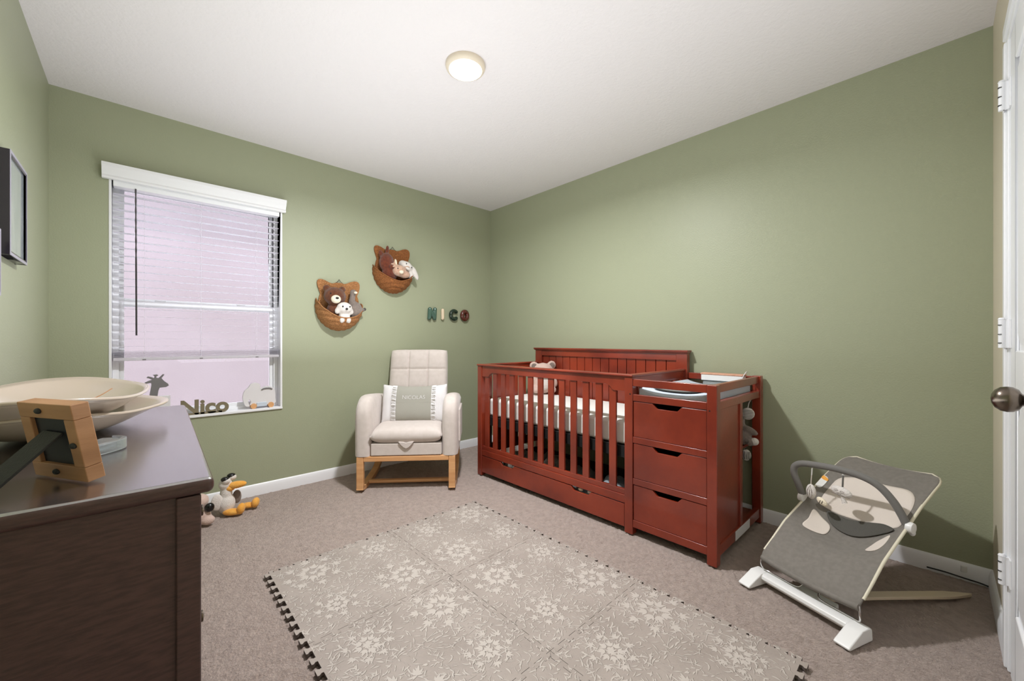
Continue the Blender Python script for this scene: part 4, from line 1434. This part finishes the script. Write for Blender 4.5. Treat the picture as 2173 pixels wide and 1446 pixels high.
# leaf print: tiny raised leaves
def leaf(bm, x, y, a, L_, w, z, bend=0, mi=0):
    n = 5
    le, ri = [], []
    for k in range(n+1):
        t = k/n
        ww = w*math.sin(PI*min(1, t**.8))*.5
        aa = a+bend*t
        cx_ = x+L_*t*math.cos(a+bend*t*.5); cy_ = y+L_*t*math.sin(a+bend*t*.5)
        if not (0.0 < cx_ < TS and .0 < cy_ < TS): return
        le.append((cx_-ww*math.sin(aa), cy_+ww*math.cos(aa)))
        ri.append((cx_+ww*math.sin(aa), cy_-ww*math.cos(aa)))
    pts_ = le+ri[::-1][1:-1]
    try:
        f = bm.faces.new([bm.verts.new((p[0], p[1], z)) for p in pts_])
        f.material_index = mi
    except Exception:
        pass
tiles_ = []
for var in range(2):
    rnd = random.Random(11+var)
    bm = bmesh.new()
    zt = TT+.0004
    cnt = 0
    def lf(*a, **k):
        # darker outline leaf just beside, under the cream one
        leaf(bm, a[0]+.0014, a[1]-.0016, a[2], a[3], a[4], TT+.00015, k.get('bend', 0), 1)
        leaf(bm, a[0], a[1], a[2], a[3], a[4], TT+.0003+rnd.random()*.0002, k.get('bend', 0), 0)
    for cx_ in (.15, .45):
        for cy_ in (.15, .45):
            big = 1.15 if ((cx_ < .3) ^ (cy_ < .3) ^ (var == 1)) else .8
            ph = rnd.random()
            for k in range(8):
                a = 2*PI*k/8+ph
                bx_, by_ = cx_+.026*big*math.cos(a), cy_+.026*big*math.sin(a)
                for da_, L_, w_ in ((0, .040, .015), (.55, .030, .012), (-.55, .030, .012)):
                    lf(bx_, by_, a+da_, L_*big, w_*big, bend=.3*da_)
                b2x, b2y = cx_+.082*big*math.cos(a+.39), cy_+.082*big*math.sin(a+.39)
                for da_, L_, w_ in ((0, .034, .010), (.7, .026, .009), (-.7, .026, .009), (1.4, .02, .007), (-1.4, .02, .007), (2.6, .03, .006)):
                    lf(b2x, b2y, a+.39+da_, L_*big, w_*big, bend=-.4*da_)
            for k in range(14):
                a = rnd.random()*2*PI
                lf(cx_, cy_, a, .02, .007)
    for k in range(1400):
        x, y = rnd.random()*TS, rnd.random()*TS
        lf(x, y, rnd.random()*2*PI, .010+rnd.random()*.026, .0015+rnd.random()*.0045, bend=rnd.uniform(-1.2, 1.2))
    for k in range(26):
        x, y = rnd.random()*TS, rnd.random()*TS
        lf(x, y, rnd.choice([.3, 1.87, -1.2, 2.0])+rnd.uniform(-.2, .2), .06+rnd.random()*.05, .0025, bend=rnd.uniform(-.2, .2))
    me = bpy.data.meshes.new('leaf_print')
    bmesh.ops.triangulate(bm, faces=bm.faces)
    for f in bm.faces:
        if f.normal.z < 0: f.normal_flip()
    bm.to_mesh(me); bm.free()
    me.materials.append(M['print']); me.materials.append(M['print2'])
    tiles_.append(me)
first = True
for i in range(2):
    for j in range(3):
        if first:
            o = tile0; first = False
        else:
            o = tile0.copy(); COL.objects.link(o); o.parent = pm
        wx, wy = -2.283+i*TS, -1.147-(j+1)*TS
        o.location = (wx+1.69, wy+2.06, 0)
        o.scale = (.9975, .9975, 1)
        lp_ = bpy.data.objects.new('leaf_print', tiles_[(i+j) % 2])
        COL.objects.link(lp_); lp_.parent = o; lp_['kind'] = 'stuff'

# ================================================================== BABY BOUNCER
X_ = Vector((-.358, -.934, 0)).normalized()
ba = math.atan2(X_.y, X_.x)
bo = empty('baby_bouncer', (-.76, -2.87, 0), ba, label='grey and cream baby bouncer with toy arch standing by the right wall', cat='baby bouncer')
def bp_(name, bm, m, **k): return part(name, bm, m, bo, **k)
# base bar with two feet
bm = bmesh.new()
prism(bm, [(-.022, .018), (-.030, .030), (-.026, .042), (-.016, .048), (.020, .048), (.028, .040), (.028, .022), (.020, .016)], lambda a, b, d: (d, a, b), -.205, .205)
bp_('base_bar', bm, M['plastic'], bevel=.003)
bm = bmesh.new()
prism(bm, [(-.06, .03), (-.05, .07), (.08, .07), (.09, .03)], lambda a, b, d: (a+.005, b-.0, d), .022, .044)
bp_('bar_hub', bm, M['plastic'], bevel=.004)
for x0, x1 in ((-.212, -.160), (.160, .212)):
    bm = bmesh.new()
    prof_ = [(-.100, .0), (-.106, .007), (-.098, .013), (-.035, .044), (-.026, .0495), (.020, .0495), (.030, .042), (.034, .0)]
    prism(bm, prof_, lambda a, b, d: (d, a, b), x0, x1)
    bp_('foot', bm, M['plastic'], bevel=.006, seg=3)
# rear runner: flat bar to the back, pointed end
bm = bmesh.new()
cen = catmull([(.02, .05, .034), (.075, .22, .034), (.125, .38, .028), (.175, .55, .018), (.222, .712, .008)], 6)
n = len(cen)
ring = []
for i, p in enumerate(cen):
    t_ = (cen[min(i+1, n-1)]-cen[max(i-1, 0)]).normalized()
    sd2 = Vector((t_.y, -t_.x, 0)).normalized()
    tt_ = i/(n-1)
    w = .020 if tt_ < .8 else .020*(1-(tt_-.8)/.2)+.002
    ring.append([bm.verts.new(p+sd2*a*w+Vector((0, 0, b*.006))) for a, b in ((-1, -1), (1, -1), (1, 1), (-1, 1))])
for i in range(n-1):
    for k in range(4): bm.faces.new((ring[i][k], ring[i][(k+1) % 4], ring[i+1][(k+1) % 4], ring[i+1][k]))
bm.faces.new(ring[0]); bm.faces.new(ring[-1])
bp_('rear_runner', bm, mat('beige_plastic', (208, 192, 168), .4), bevel=.002)
# chrome spring wires
for sgn in (-1, 1):
    c0 = .004
    w1 = [(c0+sgn*.182, .0, .118), (c0+sgn*.186, -.002, .085), (c0+sgn*.180, .008, .060), (c0+sgn*.155, .014, .054), (c0+sgn*.10, .016, .053), (c0+sgn*.060, .016, .053), (c0+sgn*.036, .022, .058), (c0+sgn*.028, .050, .085), (c0+sgn*.024, .11, .125)]
    bm = bmesh.new()
    tube(bm, catmull(w1, 8), .0034, 8)
    bp_('spring_wire', bm, M['chrome'], smooth=80)
# sling surface
def lerp(a, b, t): return a+(b-a)*t
def sling(u, v, off=0.0, raw=False):
    # side edges
    y = lerp(-.012, .615, v)
    zc_ = [(0, .120), (.14, .187), (.26, .250), (.50, .340), (.70, .415), (.85, .461), (1, .503)]
    for (v0, z0), (v1, z1) in zip(zc_[:-1], zc_[1:]):
        if v <= v1:
            z = lerp(z0, z1, (v-v0)/(v1-v0)); break
    else: z = .503
    xl = -.180+.006*v
    xr = .190-.010*v
    # rounded outer corners
    rc_ = .10
    if v > 1-rc_:
        k = (v-(1-rc_))/rc_
        s = .040*(1-math.sqrt(max(0, 1-k*k)))
        xl += s; xr -= s
    if v < .04:
        k = (.04-v)/.04
        s = .012*(1-math.sqrt(max(0, 1-k*k)))
        xl += s; xr -= s
    x = lerp(xl, xr, u)
    m_ = (4*u*(1-u))
    z -= m_**1.0*(.085*math.exp(-((v-.45)/.19)**2)+.012)
    y += m_*.030*math.exp(-((v-.47)/.25)**2)*0
    # front lip turns down
    if v < .06:
        z -= .016*((.06-v)/.06)**2
    # top edge bows forward a bit in the middle
    if v > .8: y -= 0
    return Vector((x, y, z+off))
bm = bmesh.new()
grid(bm, lambda u, v: sling(u, v), 40, 64)
bp_('fabric_seat', bm, M['greyfab'], smooth=80, solid=.006, up=True)
# front roll
bm = bmesh.new()
tube(bm, [sling(u/20, .012)+Vector((0, .004, -.004)) for u in range(21)], .012, 10)
bp_('front_roll', bm, M['greyfab'], smooth=80)
# cream edge piping round the sides and back
ed_ = [sling(1, v/40) for v in range(2, 41)]+[sling(1-u/12, 1) for u in range(1, 12)]+[sling(0, 1-v/40) for v in range(0, 39)]
bm = bmesh.new()
tube(bm, [p+Vector((0, 0, -.006)) for p in ed_], .0055, 8)
bp_('frame_tube', bm, mat('cream_piping', (214, 208, 186), .5), smooth=80)
INSETS = __import__('json').loads('''[["back_inset", [[0.125, 0.542], [0.125, 0.65], [0.167, 0.75], [0.35, 0.8], [0.592, 0.8], [0.8, 0.8], [0.9, 0.75], [0.942, 0.667], [0.933, 0.6], [0.908, 0.533], [0.7, 0.558], [0.467, 0.558], [0.258, 0.542]], "inset"], ["seat_inset", [[0.117, 0.475], [0.217, 0.475], [0.308, 0.467], [0.333, 0.425], [0.317, 0.375], [0.225, 0.333], [0.142, 0.325], [0.133, 0.4]], "inset"], ["seat_inset", [[0.883, 0.483], [0.833, 0.475], [0.775, 0.442], [0.75, 0.367], [0.842, 0.358], [0.883, 0.408]], "inset"], ["waist_pad", [[0.233, 0.525], [0.433, 0.542], [0.658, 0.558], [0.792, 0.55], [0.892, 0.508], [0.758, 0.492], [0.55, 0.467], [0.383, 0.467], [0.283, 0.483]], "darkgrey"], ["label_tag", [[0.0, 0.7], [0.067, 0.692], [0.058, 0.617], [0.0, 0.608]], "plastic"], ["label_band", [[0.0, 0.7], [0.067, 0.692], [0.067, 0.675], [0.0, 0.675]], "orange"]]''')
def patch(name, poly, m, off=.003):
    bm = bmesh.new()
    P_ = [(a, b) for a, b in poly]
    cu = sum(p[0] for p in P_)/len(P_); cv = sum(p[1] for p in P_)/len(P_)
    n = len(P_)
    rings = []
    for q in range(10):
        s = 1-q/10
        rings.append([bm.verts.new(sling(min(1, max(0, cu+(p[0]-cu)*s)), min(1, max(0, cv+(p[1]-cv)*s)), off)) for p in P_])
    cvv = bm.verts.new(sling(cu, cv, off))
    for a_, b_ in zip(rings[:-1], rings[1:]):
        for k in range(n): bm.faces.new((a_[k], a_[(k+1) % n], b_[(k+1) % n], b_[k]))
    for k in range(n): bm.faces.new((rings[-1][k], rings[-1][(k+1) % n], cvv))
    return bp_(name, bm, m, smooth=80, solid=.002, up=True)
for nm, pl, mk in INSETS:
    pl2 = [(p.x, p.y) for p in catmull([(a, b, 0) for a, b in pl], 4, closed=True)]
    patch(nm, pl2, M[mk], .003 if mk not in ('darkgrey', 'orange') else (.010 if mk == 'darkgrey' else .004))
# arch
Lj, Rj = Vector((-.178, .280, .336)), Vector((.188, .321, .346))
def unA(ax, z):
    return Vector((ax, lerp(.280, .321, (ax+.176)/.362), z))
arch_pts = [unA(-.180, .345), unA(-.200, .393), unA(-.216, .436), unA(-.212, .470), unA(-.184, .490), unA(-.128, .499), unA(-.039, .504), unA(.043, .497), unA(.097, .475), unA(.138, .432), unA(.164, .388), unA(.180, .352)]
bm = bmesh.new()
tube(bm, catmull(arch_pts, 6), .0145, 14)
bp_('toy_arch', bm, M['greyfab2'], smooth=80)
for j in (Lj, Rj):
    bm = bmesh.new()
    sx2 = -1 if j is Lj else 1
    lathe(bm, [(.008, -.012), (.020, -.010), (.022, 0), (.020, .010), (.008, .012)], (j.x+.004*sx2, j.y, j.z-.002), 24, 'x')
    ell(bm, (j.x+.004*sx2, j.y+.012, j.z-.022), (.010, .011, .014))
    bp_('arch_joint', bm, M['plastic'], smooth=60)
# hanging toys
def strap(p0, p1, m, name, w=.005):
    bm = bmesh.new(); tube(bm, catmull([p0, (Vector(p0)+Vector(p1))/2+Vector((.001, -.002, 0)), p1], 5), w, 6, flat=.4)
    return bp_(name, bm, m, smooth=80)
a1 = unA(-.140, .488)
strap(a1, a1+Vector((0, -.004, -.038)), M['plastic'], 'strap_clip', .0045)
strap(a1+Vector((0, -.004, -.036)), a1+Vector((.0, -.010, -.082)), M['inset'], 'toy_strap', .0035)
c1 = a1+Vector((.002, -.012, -.112))
bm = bmesh.new(); ell(bm, c1, (.021, .012, .034))
lf_ = bp_('leaf_toy', bm, M['plushwhite'], smooth=80)
bm = bmesh.new()
for dx in (-.010, 0, .010):
    tube(bm, catmull([c1+Vector((0, -.006, .030)), c1+Vector((dx, -.0135, .0)), c1+Vector((dx*.4, -.008, -.026))], 5), .0009, 5)
part('leaf_vein', bm, M['plushgrey'], lf_, kind='stuff')
c2 = c1+Vector((.048, -.004, -.028))
bm = bmesh.new(); ell(bm, c2, (.024, .010, .015), (0, .5, 0))
l2 = bp_('leaf_toy', bm, M['plushcream'], smooth=80)
bm = bmesh.new()
for dx in (-.004, .005): tube(bm, [c2+Vector((dx-.002, -.0105, -.008)), c2+Vector((dx+.003, -.0105, .007))], .001, 5)
part('leaf_vein', bm, M['dot'], l2, kind='stuff')
a2 = unA(-.022, .494)
strap(a2+Vector((0, 0, .003)), a2+Vector((.001, -.004, -.012)), M['plastic'], 'strap_clip', .005)
strap(a2+Vector((.001, -.004, -.010)), a2+Vector((.002, -.010, -.062)), M['greyfab2'], 'toy_strap', .006)
c3 = a2+Vector((.0, -.014, -.080))
bm = bmesh.new()
def cap_(bm_):
    pass
ell(bm, c3, (.040, .018, .022), (0, .15, 0))
ms = bp_('mushroom_toy', bm, M['plushwhite'], smooth=80)
bm = bmesh.new(); tube(bm, [c3+Vector((.004, -.004, -.010)), c3+Vector((.010, -.006, -.028)), c3+Vector((.016, -.006, -.044))], [.008, .008, .010], 10)
part('mushroom_stem', bm, M['plushwhite'], ms, smooth=80)
bm = bmesh.new()
for dx, dz in ((-.012, .008), (.012, .004), (.0, -.006)):
    tube(bm, [c3+Vector((dx+.007*math.cos(2*PI*k/10), -.0185, dz+.004*math.sin(2*PI*k/10))) for k in range(10)], .0006, 4, closed=True)
tube(bm, [c3+Vector((-.036, -.010, -.012)), c3+Vector((0, -.018, -.013)), c3+Vector((.036, -.010, -.016))], .0007, 4)
part('mushroom_outline', bm, M['plushgrey'], ms, kind='stuff')

# ================================================================== CABLE ON THE FLOOR
bm = bmesh.new()
tube(bm, catmull([(-.020, -3.20, .010), (-.022, -3.26, .012), (-.026, -3.32, .010), (-.022, -3.36, .007), (-.030, -3.385, .006)], 6), .0032, 6)
o = part('floor_cable', bm, M['easel'])
tag(o, 'thin dark cable lying along the baseboard in the corner by the door', 'cable')
bm = bmesh.new(); box(bm, -.022, -.012, -3.325, -3.305, .035, .060)
o = part('cable_clip', bm, M['plastic'], bevel=.002)
tag(o, 'small white clip on the baseboard near the corner by the door', 'clip')
